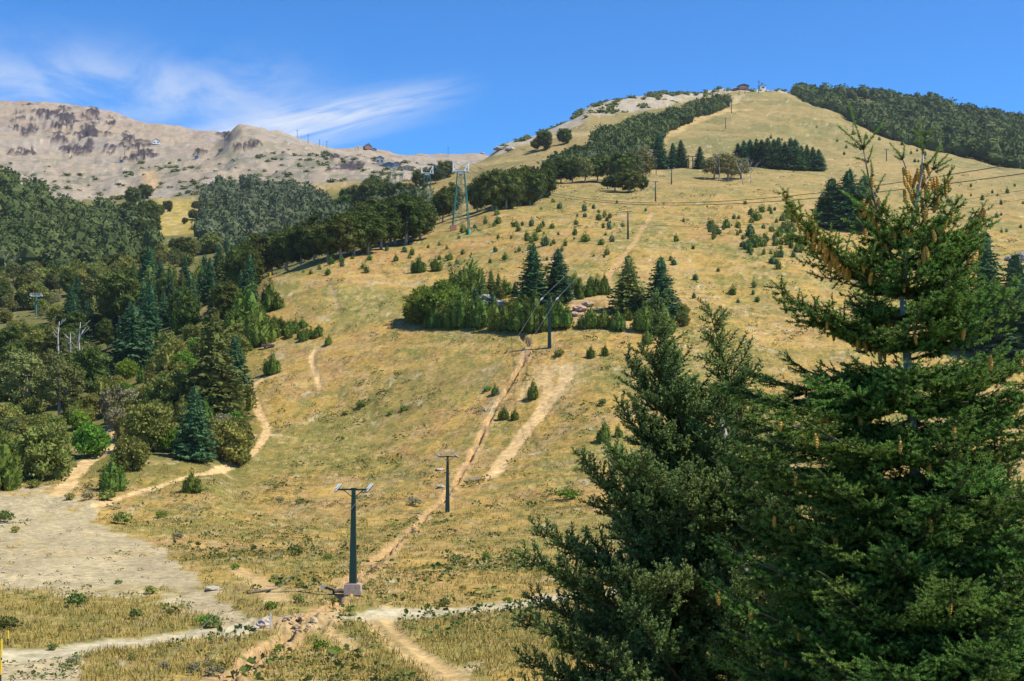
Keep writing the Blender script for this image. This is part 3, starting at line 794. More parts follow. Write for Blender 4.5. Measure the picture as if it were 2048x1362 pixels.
def pine_leaders(n, spread, seed):
    out = [(0, 0, .04, .95, .22)]
    for i in range(n):
        a = i * 2.4 + seed; q = spread * R3.uniform(.5, 1.0); h = R3.uniform(.55, .88) * (1.15 - q * 1.5)
        out.append((math.cos(a) * q, math.sin(a) * q, .0, h, .17))
    return out
PROTO['pine'] = [(pine_trunk, candle_mesh('pine_crown', L_PINE, pine_leaders(n_, sp, sd), .065, 170)) for n_, sp, sd in ((10, .30, 0), (12, .36, 1), (9, .26, 2))]
PROTO['broom'] = [(shrub_stem, candle_mesh('broom_crown', L_OLIVE, [(R3.normal() * .28, R3.normal() * .28, 0, R3.uniform(.55, .95), .2) for _ in range(14)], .12, 130)) for _ in range(3)]
PROTO['shrub'] = [(shrub_stem, clump_mesh('shrub_crown', L_OLIVE, crown_clumps(24, .46, .48, .42, .13, .22, .85), .065, 130, core=.65, up=.5)) for _ in range(4)]
PROTO['shrubg'] = [(shrub_stem, clump_mesh('shrub_crown', L_GREEN, crown_clumps(22, .46, .48, .42, .13, .22, .85), .07, 130, core=.6, up=.4)) for _ in range(2)]
PROTO['shrubgrey'] = [(shrub_stem, clump_mesh('shrub_crown', L_GREYSHRUB, crown_clumps(20, .5, .45, .40, .13, .21, .85), .065, 110, core=.5, up=.5)) for _ in range(2)]
PROTO['willow'] = [(shrub_stem, clump_mesh('willow_crown', L_WILLOW, crown_clumps(26, .46, .48, .44, .13, .21, .85), .065, 130, core=.65, up=.6)) for _ in range(2)]
def snag_mesh(seed):
    r = random.Random(seed); b = MB()
    b.tube([(0, 0, -.04), (.01, 0, .4), (-.01, .01, .75), (.015, 0, 1)], [.022, .017, .011, .004], 6)
    for k in range(6):
        z = r.uniform(.55, .92); a = r.uniform(0, 6.28); l = r.uniform(.08, .2)
        b.tube([(0, 0, z), (l * .5 * math.cos(a), l * .5 * math.sin(a), z + .05), (l * math.cos(a), l * math.sin(a), z + .13)], [.007, .005, .002], 5)
    return b.mesh('snag', simple('bleached_wood', (.40, .38, .36), .85, var=.2, scale=6), smooth=True)
SNAGS = [snag_mesh(2), snag_mesh(5), snag_mesh(9)]
def dead_mesh(seed):
    r = random.Random(seed); b = MB()
    def grow(p, d, L, rad, lev):
        pts = [p]; q = p.copy(); dd = d.copy()
        for i in range(3):
            dd = (dd + Vector((r.uniform(-.3, .3), r.uniform(-.3, .3), r.uniform(-.05, .25)))).normalized(); q = q + dd * L / 3; pts.append(q)
        b.tube(pts, [rad, rad * .8, rad * .6, rad * .35], 5)
        if lev < 3:
            for k in range(3 + (lev == 0) * 2):
                t = r.uniform(.35, 1); pp = pts[min(3, int(t * 3) + 1)]
                nd = (dd * .5 + Vector((r.uniform(-1, 1), r.uniform(-1, 1), r.uniform(-.1, .7)))).normalized()
                grow(pp, nd, L * r.uniform(.4, .62), rad * .45, lev + 1)
    grow(Vector((0, 0, -.04)), Vector((0, 0, 1)), .72, .022, 0)
    return b.mesh('dead_branches', DEADWOOD, smooth=True)
DEAD = [dead_mesh(3), dead_mesh(8), dead_mesh(15)]
def sapling_mesh(mat, n, wide):
    c = candle_mesh('sapling', mat, [(0, 0, 0, 1, wide)] + [(math.cos(a) * wide * .55, math.sin(a) * wide * .55, 0, R3.uniform(.45, .7), wide * .7) for a in (0.3, 2.2, 4.4)], .16, n)
    return c
SAPL = [sapling_mesh(L_PINE, 46, .30), sapling_mesh(L_FIRO, 46, .26), sapling_mesh(L_FIR, 46, .34), sapling_mesh(L_PINE, 46, .42)]
LOWSH = [clump_mesh('low_shrub', m_, crown_clumps(6, .6, .4, .38, .25, .4, .3), .16, 50, core=.6, up=.6) for m_ in (L_OLIVE, L_GREEN, L_FIRO, L_GREYSHRUB)]

NAMES = {'fir': ('fir_tree', 'fir tree'), 'firo': ('fir_tree', 'fir tree'), 'firw': ('fir_tree', 'fir tree'), 'beech': ('beech_tree', 'tree'), 'beechd': ('beech_tree', 'tree'), 'beechw': ('beech_tree', 'tree'),
         'pine': ('pine_tree', 'pine tree'), 'broom': ('broom_shrub', 'shrub'), 'shrub': ('shrub', 'shrub'), 'shrubg': ('shrub', 'shrub'), 'shrubgrey': ('shrub', 'shrub'), 'willow': ('willow_bush', 'bush')}
DESC = {'fir': 'dark fir', 'firo': 'olive fir', 'beech': 'leafy green tree', 'beechd': 'dull brownish tree', 'pine': 'young green pine', 'broom': 'feathery broom', 'shrub': 'olive shrub', 'shrubg': 'fresh green shrub', 'shrubgrey': 'greyish shrub'}
PLACED = []
def plant(kind, base, h, label, group=None, width=1.0):
    nm, cat = NAMES[kind]
    tm, cm = random.choice(PROTO[kind])
    r = thing(nm, label, cat, base, random.uniform(0, 6.28), (h * width, h * width, h), group)
    ob('trunk' if 'shrub' not in nm and nm != 'willow_bush' else 'stem', tm, r)
    ob('crown', cm, r)
    PLACED.append((base.x, base.y))
    return r
def tree_px(kind, px, base, top, label, group=None, width=1.0, y=None):
    g = ground_at(px, base) if y is None else at_depth(px, y)
    b = 681 - F * ((g.z / g.y) * CP - SP) / (CP + (g.z / g.y) * SP)
    h = (b - top) * g.y / F
    return plant(kind, g, max(h, .3), label, group, width)
def in_poly(x, y, pl):
    c = False
    for k in range(len(pl)):
        x1, y1 = pl[k]; x2, y2 = pl[(k + 1) % len(pl)]
        if (y1 > y) != (y2 > y) and x < (x2 - x1) * (y - y1) / (y2 - y1) + x1: c = not c
    return c
def fill(poly, n, sep, kinds, hmin, hmax, labels, group, tries=60, width=(.85, 1.15)):
    """plants on the ground seen inside an outline given by photo pixels, sep metres apart"""
    xs = [p[0] for p in poly]; ys = [p[1] for p in poly]; got = []
    t = 0
    while len(got) < n and t < n * tries:
        t += 1
        px, py = random.uniform(min(xs), max(xs)), random.uniform(min(ys), max(ys))
        if not in_poly(px, py, poly): continue
        g = ground_at(px, py)
        if any((g.x - q.x) ** 2 + (g.y - q.y) ** 2 < sep * sep for q in got): continue
        if any((g.x - q[0]) ** 2 + (g.y - q[1]) ** 2 < (sep * .6) ** 2 for q in PLACED): continue
        got.append(g)
        k = random.choice(kinds)
        hh_ = random.uniform(hmin, hmax)
        pend(plant(k, g, hh_, labels[k], group, random.uniform(*width)), DESC[k], g + Vector((0, 0, hh_ * .5)), group)
    return got
# ------------------------------------------------------------------ woods and shrubs
G_LEFT = 'trees of the left wood'
# explicit, tell-apart trees of the left wood
tree_px('fir', 388, 922, 768, 'dark conical fir at the lower edge of the left wood, nearest to the meadow path')
tree_px('firo', 425, 830, 605, 'tallest olive green fir of the left wood, beside the narrow dirt path')
tree_px('fir', 470, 815, 665, 'bluish fir standing against the tallest olive fir at the wood edge')
tree_px('firw', 265, 745, 605, 'broad dark blue-green fir alone among the olive shrubs on the left slope')
tree_px('fir', 297, 600, 488, 'pale slim fir poking above the valley trees left of centre')
tree_px('firw', 518, 535, 462, 'dark rounded fir at the left end of the beech row by the upper meadow')
tree_px('pine', 225, 982, 905, 'small upright pine bush between the two dirt paths above the gravel yard')
tree_px('pine', 545, 748, 700, 'bushy green pine clump on the meadow edge above the narrow dirt path')
tree_px('pine', 383, 985, 935, 'little pine with a sprawling green base beside the lower dirt path')
tree_px('pine', 540, 620, 555, 'slim dark pine at the corner of the meadow below the yellow sign')
tree_px('pine', 556, 618, 585, 'small pine leaning against the slim dark pine at the meadow corner')
tree_px('pine', 500, 655, 560, 'dense young pine at the wood edge left of the meadow corner')
tree_px('pine', 478, 665, 575, 'pine of the wood edge just left of the dense young pine')
tree_px('pine', 516, 690, 600, 'tall bushy pine directly above the orange box')
tree_px('pine', 497, 702, 680, 'single small pine beside the dark red trailer')
tree_px('pine', 657, 690, 668, 'small round pine bush at the right tip of the low pine thicket')
tree_px('shrub', 85, 958, 845, 'big olive shrub left of the path leaving the gravel yard')
tree_px('shrubg', 182, 915, 840, 'bright green leafy shrub beside the path above the gravel yard')
tree_px('shrub', 262, 940, 868, 'olive shrub right of the path above the gravel yard')
tree_px('pine', 6, 980, 860, 'green pine cut by the left edge above the gravel yard')
tree_px('shrub', 300, 900, 800, 'tall olive shrub left of the dark conical fir')
tree_px('shrub', 445, 920, 835, 'olive shrub against the right side of the dark conical fir')
tree_px('broom', 478, 925, 862, 'green broom bush on the inside of the path bend')
tree_px('shrub', 340, 830, 735, 'olive shrub below the tallest olive fir')
tree_px('shrubgrey', 225, 830, 765, 'grey-green shrub in the middle of the left slope')
tree_px('beechd', 120, 840, 700, 'dark spreading tree below the two white snags')
tree_px('beechd', 50, 830, 690, 'dark spreading tree left of the white snags')
tree_px('beech', 180, 800, 690, 'dark leafy tree right of the white snags')
tree_px('beech', 20, 730, 650, 'orange-tinged green tree at the left edge above the pale boulder')
tree_px('beechd', 200, 640, 540, 'brownish thin-leaved tree in the middle of the valley wood')
tree_px('beech', 240, 660, 535, 'round dark green beech right of the brownish tree in the valley wood')
fill([(20, 900), (60, 850), (200, 770), (330, 700), (470, 620), (520, 660), (470, 720), (480, 800), (500, 870), (480, 905), (330, 912), (240, 900), (215, 850), (170, 880), (60, 930)], 95, 3.0,
     ['shrub', 'shrub', 'broom', 'pine', 'shrubg', 'shrub', 'shrubgrey'], 3.0, 6.0, {'shrub': 'olive shrub in the thicket on the left slope', 'broom': 'feathery olive broom in the thicket on the left slope', 'pine': 'young pine in the thicket on the left slope', 'shrubg': 'fresh green shrub in the thicket on the left slope', 'shrubgrey': 'dull grey shrub in the thicket on the left slope'}, 'thicket on the left slope')
fill([(0, 830), (20, 720), (180, 660), (230, 690), (220, 760), (120, 830)], 20, 4.5, ['beech', 'beechd', 'beech'], 7, 11, {'beech': 'dark green tree in the shady wood around the white snags', 'beechd': 'dull brown-green tree in the shady wood around the white snags'}, G_LEFT)
fill([(120, 640), (220, 600), (330, 560), (480, 530), (560, 540), (510, 600), (480, 660), (380, 690), (250, 690), (150, 690)], 70, 4.8, ['pine', 'fir', 'fir', 'beech', 'firo', 'fir'], 9, 15.5, {'pine': 'tall green pine in the dense wood left of the meadow', 'fir': 'dark fir in the dense wood left of the meadow', 'beech': 'leafy beech in the dense wood left of the meadow', 'firo': 'olive fir in the dense wood left of the meadow'}, G_LEFT, width=(.75, 1.05))
fill([(0, 640), (120, 600), (250, 560), (450, 520), (440, 490), (300, 520), (150, 540), (0, 560)], 70, 6.5, ['beech', 'beechd', 'shrub', 'beech', 'beechd'], 7, 12, {'beech': 'dark green tree on the far side of the valley floor', 'beechd': 'dull brownish tree on the far side of the valley floor', 'shrub': 'olive bush on the far side of the valley floor'}, G_LEFT)
fill([(0, 700), (110, 640), (230, 640), (200, 690), (100, 700), (0, 760)], 26, 4.5, ['shrub', 'beech', 'beechd', 'shrub'], 4, 8, {'shrub': 'olive bush on the left valley floor', 'beech': 'small leafy tree on the left valley floor', 'beechd': 'dull small tree on the left valley floor'}, G_LEFT)
fill([(0, 930), (0, 800), (60, 830), (110, 850), (60, 900)], 14, 3.2, ['shrub', 'beechd', 'shrubg'], 3, 6, {'shrub': 'olive bush at the left edge', 'beechd': 'dull small tree at the left edge', 'shrubg': 'green bush at the left edge'}, 'thicket on the left slope')
fill([(-10, 680), (-10, 600), (120, 605), (140, 650), (60, 670)], 22, 3.6, ['shrub', 'shrub', 'beechd', 'shrubgrey'], 2.6, 5.5, {'shrub': 'olive bush below the chairlift pylon', 'beechd': 'dull tree below the chairlift pylon', 'shrubgrey': 'greyish bush below the chairlift pylon'}, G_LEFT)
# low pine thicket
for i in range(34):
    t = random.random()
    g = ground_at(520 + 122 * t, 648 + 30 * random.random() + 8 * t)
    pend(plant('pine', g, random.uniform(2.2, 4.0) * (1 - .45 * t), 'low bright pine of the thicket jutting into the meadow left of centre', 'low pine thicket in the meadow', 1.3), 'low bright pine', g, 'low pine thicket in the meadow')
# beech row above the meadow
row = [(575, 528, 462, 'beechd'), (600, 527, 452, 'beech'), (628, 524, 445, 'beech'), (655, 521, 440, 'beech'), (682, 517, 425, 'beech'), (708, 512, 418, 'beech'), (735, 508, 410, 'beech'), (762, 500, 400, 'beech'), (790, 490, 392, 'beech'), (815, 482, 388, 'beech'), (838, 472, 392, 'beech'), (556, 530, 470, 'beechd')]
ordn = ['first', 'second', 'third', 'fourth', 'fifth', 'sixth', 'seventh', 'eighth', 'ninth', 'tenth', 'eleventh', 'twelfth', 'thirteenth', 'fourteenth', 'fifteenth', 'sixteenth']
for i, (px, b, t, k) in enumerate(sorted(row)):
    tree_px(k, px, b, t, '%s dark beech from the left in the row along the upper meadow edge' % ordn[i], 'beech row along the meadow', 1.15)
for i, px in enumerate(range(480, 860, 30)):
    y = 470 + 20 * math.sin(i)
    g = at_depth(px, y); pend(plant('beech', g, random.uniform(13, 17), 'dark beech in the second rank behind the meadow beech row', 'second rank of beeches', 1.15), 'rear beech', g, 'second rank of beeches')
tree_px('pine', 732, 503, 470, 'small pine standing in front of the beech row')
# beeches behind the lattice tower
row = [(885, 445, 372), (905, 430, 362), (955, 425, 355), (985, 420, 338), (1012, 418, 330), (1040, 412, 330), (1062, 405, 325), (1085, 396, 328)]
for i, (px, b, t) in enumerate(row):
    tree_px('beechw' if i > 2 else 'beech', px, b, t, '%s dark beech from the left in the clump right of the lattice tower' % ordn[i], 'beech clump right of the lattice tower', .95)
for i, px in enumerate((1000, 1030, 1060)):
    plant('beechw', at_depth(px, 560), 14.5, ('left', 'middle', 'right')[i] + ' dark beech in the second rank right of the lattice tower', 'beech clump right of the lattice tower')
# far clump left of the towers
for i, (px, y, h) in enumerate([(672, 900, 13), (690, 880, 15), (712, 890, 17), (735, 880, 18), (758, 870, 16), (778, 860, 13), (700, 930, 17), (745, 930, 20), (800, 830, 12), (820, 800, 11), (838, 900, 12), (870, 900, 12), (890, 930, 13)]):
    r_ = plant('beechw', at_depth(px, y), h, '%s bluish tree from the left in the far clump below the ridge buildings' % ordn[i] if i < 6 else 'bluish tree in the back of the far clump below the ridge buildings', 'far clump below the ridge buildings')
    if i >= 6: pend(r_, 'rear bluish tree', at_depth(px, y), None)
# wood left of the lift line
w1 = [(1100, 368, 318, 'beech'), (1122, 366, 312, 'beech'), (1145, 366, 315, 'beech'), (1170, 366, 308, 'beechd'), (1195, 364, 305, 'beech'), (1220, 362, 308, 'beechd'), (1240, 366, 298, 'beech'), (1265, 366, 296, 'beechd'), (1285, 362, 292, 'beechd')]
for i, (px, b, t, k) in enumerate(w1):
    tree_px(k, px, b, t, '%s tree from the left in the mixed wood beside the upper lift line' % ordn[i], 'mixed wood beside the upper lift line', 1.0)
for i, (px, b, t) in enumerate([(1215, 378, 352), (1230, 382, 345), (1258, 385, 335), (1282, 382, 350)]):
    tree_px('beech', px, b, t, ordn[i] + ' low tree of the small clump before the mixed wood', 'small clump in front of the mixed wood', 1.4)
for px, y, h, k in [(1185, 700, 13, 0), (1262, 690, 14, 1), (1290, 690, 15, 2), (1280, 720, 14, 0), (1235, 730, 13, 1)]:
    g = at_depth(px, y); r = thing('dead_tree', 'bare grey dead tree standing out of the mixed wood beside the upper lift line', 'dead tree', g, random.random() * 6, h, 'dead trees beside the upper lift line')
    ob('trunk', DEAD[k], r)
for i, (px, b, t) in enumerate([(1319, 338, 262), (1346, 336, 283), (1362, 335, 277), (1400, 338, 290)]):
    tree_px('fir', px, b, t, '%s dark fir from the left beside the upper lift frames' % ordn[i], 'firs beside the upper lift frames', 1.15)
# fir row
fr = [(1488, 325, 278), (1500, 330, 276), (1513, 333, 274), (1524, 335, 276), (1536, 337, 272), (1548, 338, 275), (1558, 338, 271), (1570, 339, 280), (1582, 340, 272), (1591, 340, 274), (1603, 340, 288), (1614, 341, 286), (1626, 341, 291), (1638, 342, 296), (1476, 322, 284)]
for i, (px, b, t) in enumerate(sorted(fr)):
    tree_px('fir', px, b, t, '%s fir from the left in the dark fir row high on the slope' % ordn[i], 'dark fir row high on the slope', 1.25)
for i, (px, b, t, k) in enumerate([(1428, 358, 306, 'beechd'), (1455, 362, 300, 'beechd'), (1482, 358, 310, 'beechd')]):
    tree_px(k, px, b, t, ('leftmost', 'middle', 'rightmost')[i] + ' brown-grey tree of the trio left of the dark fir row', 'brown-grey trio', 1.3)
for px, y, h, k in [(1490, 680, 12, 0), (1440, 690, 13, 1), (1505, 690, 11, 2), (1465, 700, 12, 0)]:
    g = at_depth(px, y); r = thing('dead_tree', 'bare grey branches rising from the brown-grey trees left of the fir row', 'dead tree', g, random.random() * 6, h, 'dead branches by the fir row')
    ob('trunk', DEAD[k], r)
for i, (px, b, t, w) in enumerate([(1665, 455, 352, 1.5), (1700, 460, 335, 1.6), (1730, 458, 345, 1.4), (1645, 450, 385, 1.4)]):
    tree_px('fir', px, b, t, '%s dark fir of the big cluster behind the coned fir top' % ordn[i], 'big fir cluster behind the coned fir', w)
for i, (px, b, t, w) in enumerate([(1975, 690, 455, 1.0), (2035, 720, 500, 1.1), (1925, 700, 540, 1.0)]):
    tree_px('fir', px, b, t, ('tall bluish fir behind the coned fir near the right edge', 'bluish fir cut by the right edge behind the coned fir', 'shorter bluish fir just right of the coned fir trunk')[i], None, w)
# clump in the middle of the meadow
cl = [('fir', 1066, 612, 480, 1.25, 'tallest dark fir in the central meadow clump'), ('fir', 1116, 605, 492, 1.25, 'dark fir right of the tallest fir in the central meadow clump'),
      ('pine', 945, 600, 505, 1.0, 'tall pine left of centre in the meadow clump'), ('pine', 925, 612, 520, 1.0, 'pine at the back left of the central meadow clump'), ('pine', 905, 605, 530, 1.0, 'pine behind the pale willows of the central meadow clump'),
      ('willow', 850, 640, 572, 1.2, 'leftmost pale green willow bush of the central meadow clump'), ('willow', 885, 645, 562, 1.2, 'largest pale green willow bush of the central meadow clump'), ('willow', 830, 648, 600, 1.1, 'low pale willow bush at the left tip of the meadow clump'),
      ('pine', 922, 655, 575, 1.1, 'olive pine right of the pale willows'), ('pine', 965, 655, 585, 1.0, 'pine left of the grey rocks in the meadow clump'), ('pine', 990, 660, 598, 1.0, 'slim pine in front of the grey rocks'), ('pine', 1010, 660, 600, 1.0, 'pine just right of the slim pine in front of the rocks'),
      ('pine', 1040, 662, 590, 1.1, 'pine below the tallest fir in the meadow clump'), ('pine', 1070, 662, 580, 1.1, 'pine left of the third lift pylon'), ('pine', 1122, 655, 590, 1.1, 'pine right behind the third lift pylon'), ('pine', 1010, 590, 552, 1.2, 'bush on the skyline of the meadow clump left of the tallest fir'),
      ('pine', 872, 655, 610, 1.1, 'dark low pine at the foot of the pale willows'), ('pine', 860, 655, 615, 1.0, 'small dark pine at the front left of the meadow clump'), ('pine', 945, 655, 600, 1.0, 'front pine between willows and rocks'),
      ('pine', 1180, 655, 608, 1.2, 'round pine bush below the bare earth patch right of the third pylon'), ('pine', 1208, 655, 612, 1.0, 'slim pine bush below the bare earth patch'), ('pine', 1235, 660, 612, 1.0, 'pale green pine bush right of the bare earth patch'),
      ('firo', 1258, 625, 505, 1.25, 'olive fir left of the pair right of the third pylon'), ('fir', 1322, 640, 508, 1.2, 'dark fir right of the pair right of the third pylon'), ('pine', 1290, 660, 600, 1.2, 'pine bush below the pair of firs'), ('pine', 1330, 668, 610, 1.2, 'pine bush below the dark fir of the pair'), ('pine', 1160, 590, 555, 1.2, 'young pine on the slope left of the bare earth'), ('pine', 1195, 588, 548, 1.2, 'young pine above the bare earth patch'), ('pine', 1295, 688, 655, .9, 'small pine in the grass below the pair of firs'),
      ('pine', 838, 545, 508, 1.2, 'left of two small pines above the meadow clump'), ('pine', 872, 542, 512, 1.2, 'right of two small pines above the meadow clump'),
      ('pine', 1208, 884, 836, .95, 'larger of two round pines alone on the lower meadow'), ('pine', 1237, 874, 846, .95, 'smaller of two round pines alone on the lower meadow'),
      ('pine', 1182, 716, 688, .9, 'left of two small pines right of the third pylon foot'), ('pine', 1210, 712, 686, .9, 'right of two small pines right of the third pylon foot'), ('pine', 1066, 798, 756, .8, 'tall narrow pine between trench and dirt path'),
      ('pine', 1008, 838, 808, .9, 'left small pine close beside the trench'), ('pine', 1030, 840, 815, .9, 'right small pine close beside the trench'), ('pine', 990, 790, 765, .8, 'little pine left of the trench')]
for k, px, b, t, w, lab in cl: tree_px(k, px, b, t, lab, None, w)
fill([(820, 648), (900, 655), (1000, 660), (1130, 655), (1120, 610), (1000, 580), (900, 590)], 26, 2.6, ['pine', 'firo', 'fir', 'shrub'], 3.2, 6.6, {'fir': 'young fir filling the central meadow clump', 'firo': 'olive fir filling the central meadow clump', 'pine': 'young pine filling the central meadow clump', 'shrub': 'olive bush filling the central meadow clump'}, 'filling of the central meadow clump')
fill([(1150, 600), (1250, 590), (1200, 570), (1150, 575)], 7, 3, ['pine'], 2.6, 4.5, {'pine': 'young pine above the bare earth right of the third pylon'}, 'young pines above the bare earth')
fill([(1250, 650), (1370, 660), (1370, 620), (1260, 620)], 10, 2.4, ['pine', 'shrub'], 2.4, 4.6, {'pine': 'young pine at the feet of the fir pair', 'shrub': 'bush at the feet of the fir pair'}, 'bushes at the feet of the fir pair')
# snags
for px, b, t, k, lab in [(115, 760, 648, 0, 'left white dead snag above the dark trees at the left edge'), (158, 770, 650, 1, 'right white dead snag above the dark trees at the left edge'), (140, 775, 672, 2, 'short white dead snag between the two taller ones'), (12, 560, 508, 2, 'bare grey tree at the left edge below the forest slope')]:
    g = ground_at(px, b); r = thing('dead_tree', lab, 'dead tree', g, 1.3 * k, (b - t) * g.y / F * 1.05); ob('trunk', SNAGS[k] if px > 50 else DEAD[k], r)

# small pines on the open meadow: individual objects, label by place

def saplings(n, poly, smin, smax, label, group, pw=1.0):
    xs = [p[0] for p in poly]; ys = [p[1] for p in poly]; k = 0; t = 0
    while k < n and t < n * 80:
        t += 1
        px, py = random.uniform(min(xs), max(xs)), random.uniform(min(ys), max(ys))
        if not in_poly(px, py, poly): continue
        g = ground_at(px, py)
        if perlin(g.x / 14, g.y / 14, 71) < random.uniform(-.5, .25): continue
        j = int(np.argmin(np.abs(Yg - g.y))) * NC + int(np.argmin(np.abs(Sg - g.x / g.y)))
        if ground_id[j] != 0: continue
        h = random.uniform(smin, smax) * random.uniform(.7, 1.15)
        o = ob('pine_sapling', random.choice(SAPL), None, g, (0, 0, random.random() * 6.28), (h * random.uniform(.8, 1.3),) * 2 + (h,))
        tag(o, label, 'sapling', group); pend(o, 'small pine', g, group); k += 1
saplings(80, [(560, 545), (700, 515), (900, 470), (1250, 400), (1250, 560), (1150, 560), (1000, 540), (820, 545), (740, 555)], 1.0, 2.6, 'small green pine scattered on the upper meadow left of the lift line', 'saplings left of the lift line')
saplings(34, [(900, 460), (1100, 395), (1180, 400), (1220, 480), (1050, 510)], 1.6, 3.4, 'bushy young pine on the slope below the lattice tower clump', 'saplings below the lattice tower')
saplings(85, [(1440, 440), (1560, 415), (1630, 450), (1620, 500), (1560, 545), (1480, 500), (1400, 470)], 1.6, 3.6, 'low dark pine in the scrubby patch left of the coned fir', 'saplings in the scrubby patch')
saplings(34, [(1280, 420), (1640, 400), (1700, 560), (1560, 640), (1370, 600), (1300, 500)], 1.0, 2.4, 'small pine dotted on the upper meadow right of the lift line', 'saplings right of the lift line')
saplings(22, [(1850, 350), (2048, 345), (2048, 470), (1900, 460)], 1.8, 3.6, 'small pine on the high meadow beyond the coned fir at right', 'saplings on the high right meadow')
saplings(22, [(1500, 240), (1700, 255), (1900, 320), (1700, 345), (1500, 330)], 2, 4.5, 'tiny dark bush on the upper hill slope', 'bushes on the upper hill slope')

# single low shrubs on the lower meadow
near = [(425, 1255, 26, 2, 'larger rounded shrub beside the gravel path crossing'), (408, 1250, 22, 1, 'bright green shrub beside the gravel path crossing'), (153, 1213, 28, 2, 'dark upright shrub in the grass below the gravel yard'), (271, 1238, 22, 2, 'dark shrub in the grass right of the upright one'),
        (15, 1262, 32, 2, 'dark shrub at the left edge above the yellow markers'), (300, 1188, 18, 0, 'tufted shrub on the lower rim of the gravel yard'), (238, 1168, 10, 1, 'tiny green cushion in the gravel yard'), (598, 1205, 18, 0, 'shrub left of the nearest pylon base'), (545, 1218, 18, 1, 'green cushion shrub above the gravel path'),
        (242, 1048, 26, 0, 'broad olive shrub on the meadow right of the gravel yard'), (323, 1035, 14, 1, 'small green shrub on the meadow above the gravel yard'), (595, 1110, 22, 0, 'olive shrub under the lift cable'), (655, 1120, 14, 1, 'green shrub under the lift cable near the pylon'), (560, 1005, 12, 3, 'grey shrub on the meadow left of the nearest pylon'),
        (600, 1008, 12, 0, 'small shrub left of the nearest pylon head'), (970, 1118, 14, 1, 'lone green shrub between pylon and foreground trees'), (925, 1180, 10, 0, 'small shrub in the tall grass right of the nearest pylon'), (1015, 1205, 12, 1, 'green shrub at the path edge left of the foreground trees'), (890, 1213, 16, 2, 'dark shrub at the far edge of the gravel path'),
        (1135, 1000, 26, 1, 'rushy green patch left of the foreground trees'), (723, 815, 16, 2, 'dark shrub in the middle of the meadow'), (808, 822, 12, 1, 'green shrub right of the dark meadow shrub'), (780, 830, 9, 0, 'tiny shrub beside the dark meadow shrub'), (690, 830, 9, 0, 'tiny shrub left of the dark meadow shrub'), (975, 782, 12, 1, 'green shrub near the trench top'), (830, 1012, 18, 3, 'dry grey bush left of the second pylon'),
        (640, 1300, 22, 1, 'bright green weed patch below the earth heap'), (668, 1310, 20, 1, 'fresh green weed patch right of the earth heap'), (560, 1300, 14, 1, 'green weeds beside the trench'), (145, 1330, 18, 3, 'dry bush at the rim of the lower gravel patch'), (265, 1320, 14, 0, 'dark herb tuft below the gravel path'), (385, 1345, 20, 3, 'purple-grey dry herbs at the bottom edge'), (430, 1352, 22, 3, 'large dry herb clump at the bottom edge'), (330, 1340, 16, 3, 'dry herb clump left of the larger one at the bottom edge'), (600, 1175, 12, 0, 'low herb clump left of the pylon'),
        (665, 1208, 18, 0, 'herb clump in front of the nearest pylon base'), (700, 1222, 12, 1, 'green herbs between pylon base and path'), (1118, 712, 14, 0, 'round shrub at the foot of the third pylon'), (1205, 810, 14, 2, 'dark shrub beside the round pines'), (40, 960, 24, 3, 'greyish shrub above the gravel yard at left'), (68, 975, 18, 0, 'shrub at the top rim of the gravel yard'), (10, 1045, 26, 2, 'dark shrub at the left rim of the gravel yard'), (30, 1065, 14, 0, 'small shrub on the gravel at left'),
        (140, 1000, 16, 0, 'shrub where the path leaves the gravel yard'), (215, 1000, 22, 0, 'low bush at the path fork'), (175, 1000, 18, 3, 'grey bush at the path fork'), (355, 1078, 14, 3, 'dry bush on the meadow rim of the yard'), (470, 1140, 14, 1, 'green weed near the cable path'), (340, 1230, 14, 0, 'bush above the gravel path at left'), (105, 1300, 14, 0, 'shrub at the gravel path edge'), (730, 985, 10, 3, 'grey herb beside the nearest pylon head'), (1160, 905, 9, 3, 'grey cushion on the grassy ledge')]
for px, py, hp_, k, lab in near:
    g = ground_at(px, py); h = hp_ * g.y / F
    o = ob('shrub', LOWSH[k], None, g - Vector((0, 0, .05 * h)), (0, 0, random.random() * 6.28), (h * random.uniform(.9, 1.3), h * random.uniform(.9, 1.3), h))
    tag(o, lab, 'shrub')

# ---- far woods and mass vegetation: one object each
def tmpl(nleaf, leaf, rx, rz, zc, core=True, conical=False):
    d = rand_dirs(nleaf); d[:, 2] = np.abs(d[:, 2]) * np.where(R3.random(nleaf) < .75, 1, -1)
    p = d * np.array([rx, rx, rz]) * R3.uniform(.75, 1.12, (nleaf, 1)) + np.array([0, 0, zc])
    if conical:
        t = R3.random(nleaf); az = R3.uniform(0, 6.28, nleaf); rr = rx * (1 - t) ** .8
        p = np.stack([np.cos(az) * rr, np.sin(az) * rr, t], 1); d = np.stack([np.cos(az), np.sin(az), R3.uniform(-.3, .3, nleaf)], 1)
    dr = unit(d + rand_dirs(nleaf) * .8); w = unit(np.cross(dr, rand_dirs(nleaf)))
    s = leaf * R3.uniform(.7, 1.4, nleaf)
    parts = [blades(p, dr, w, s, s * .8, tip=.1)]
    if core: parts.append(blob((0, 0, zc), (rx * .9, rx * .9, rz * .9), 7, 4, .22))
    return join(parts)
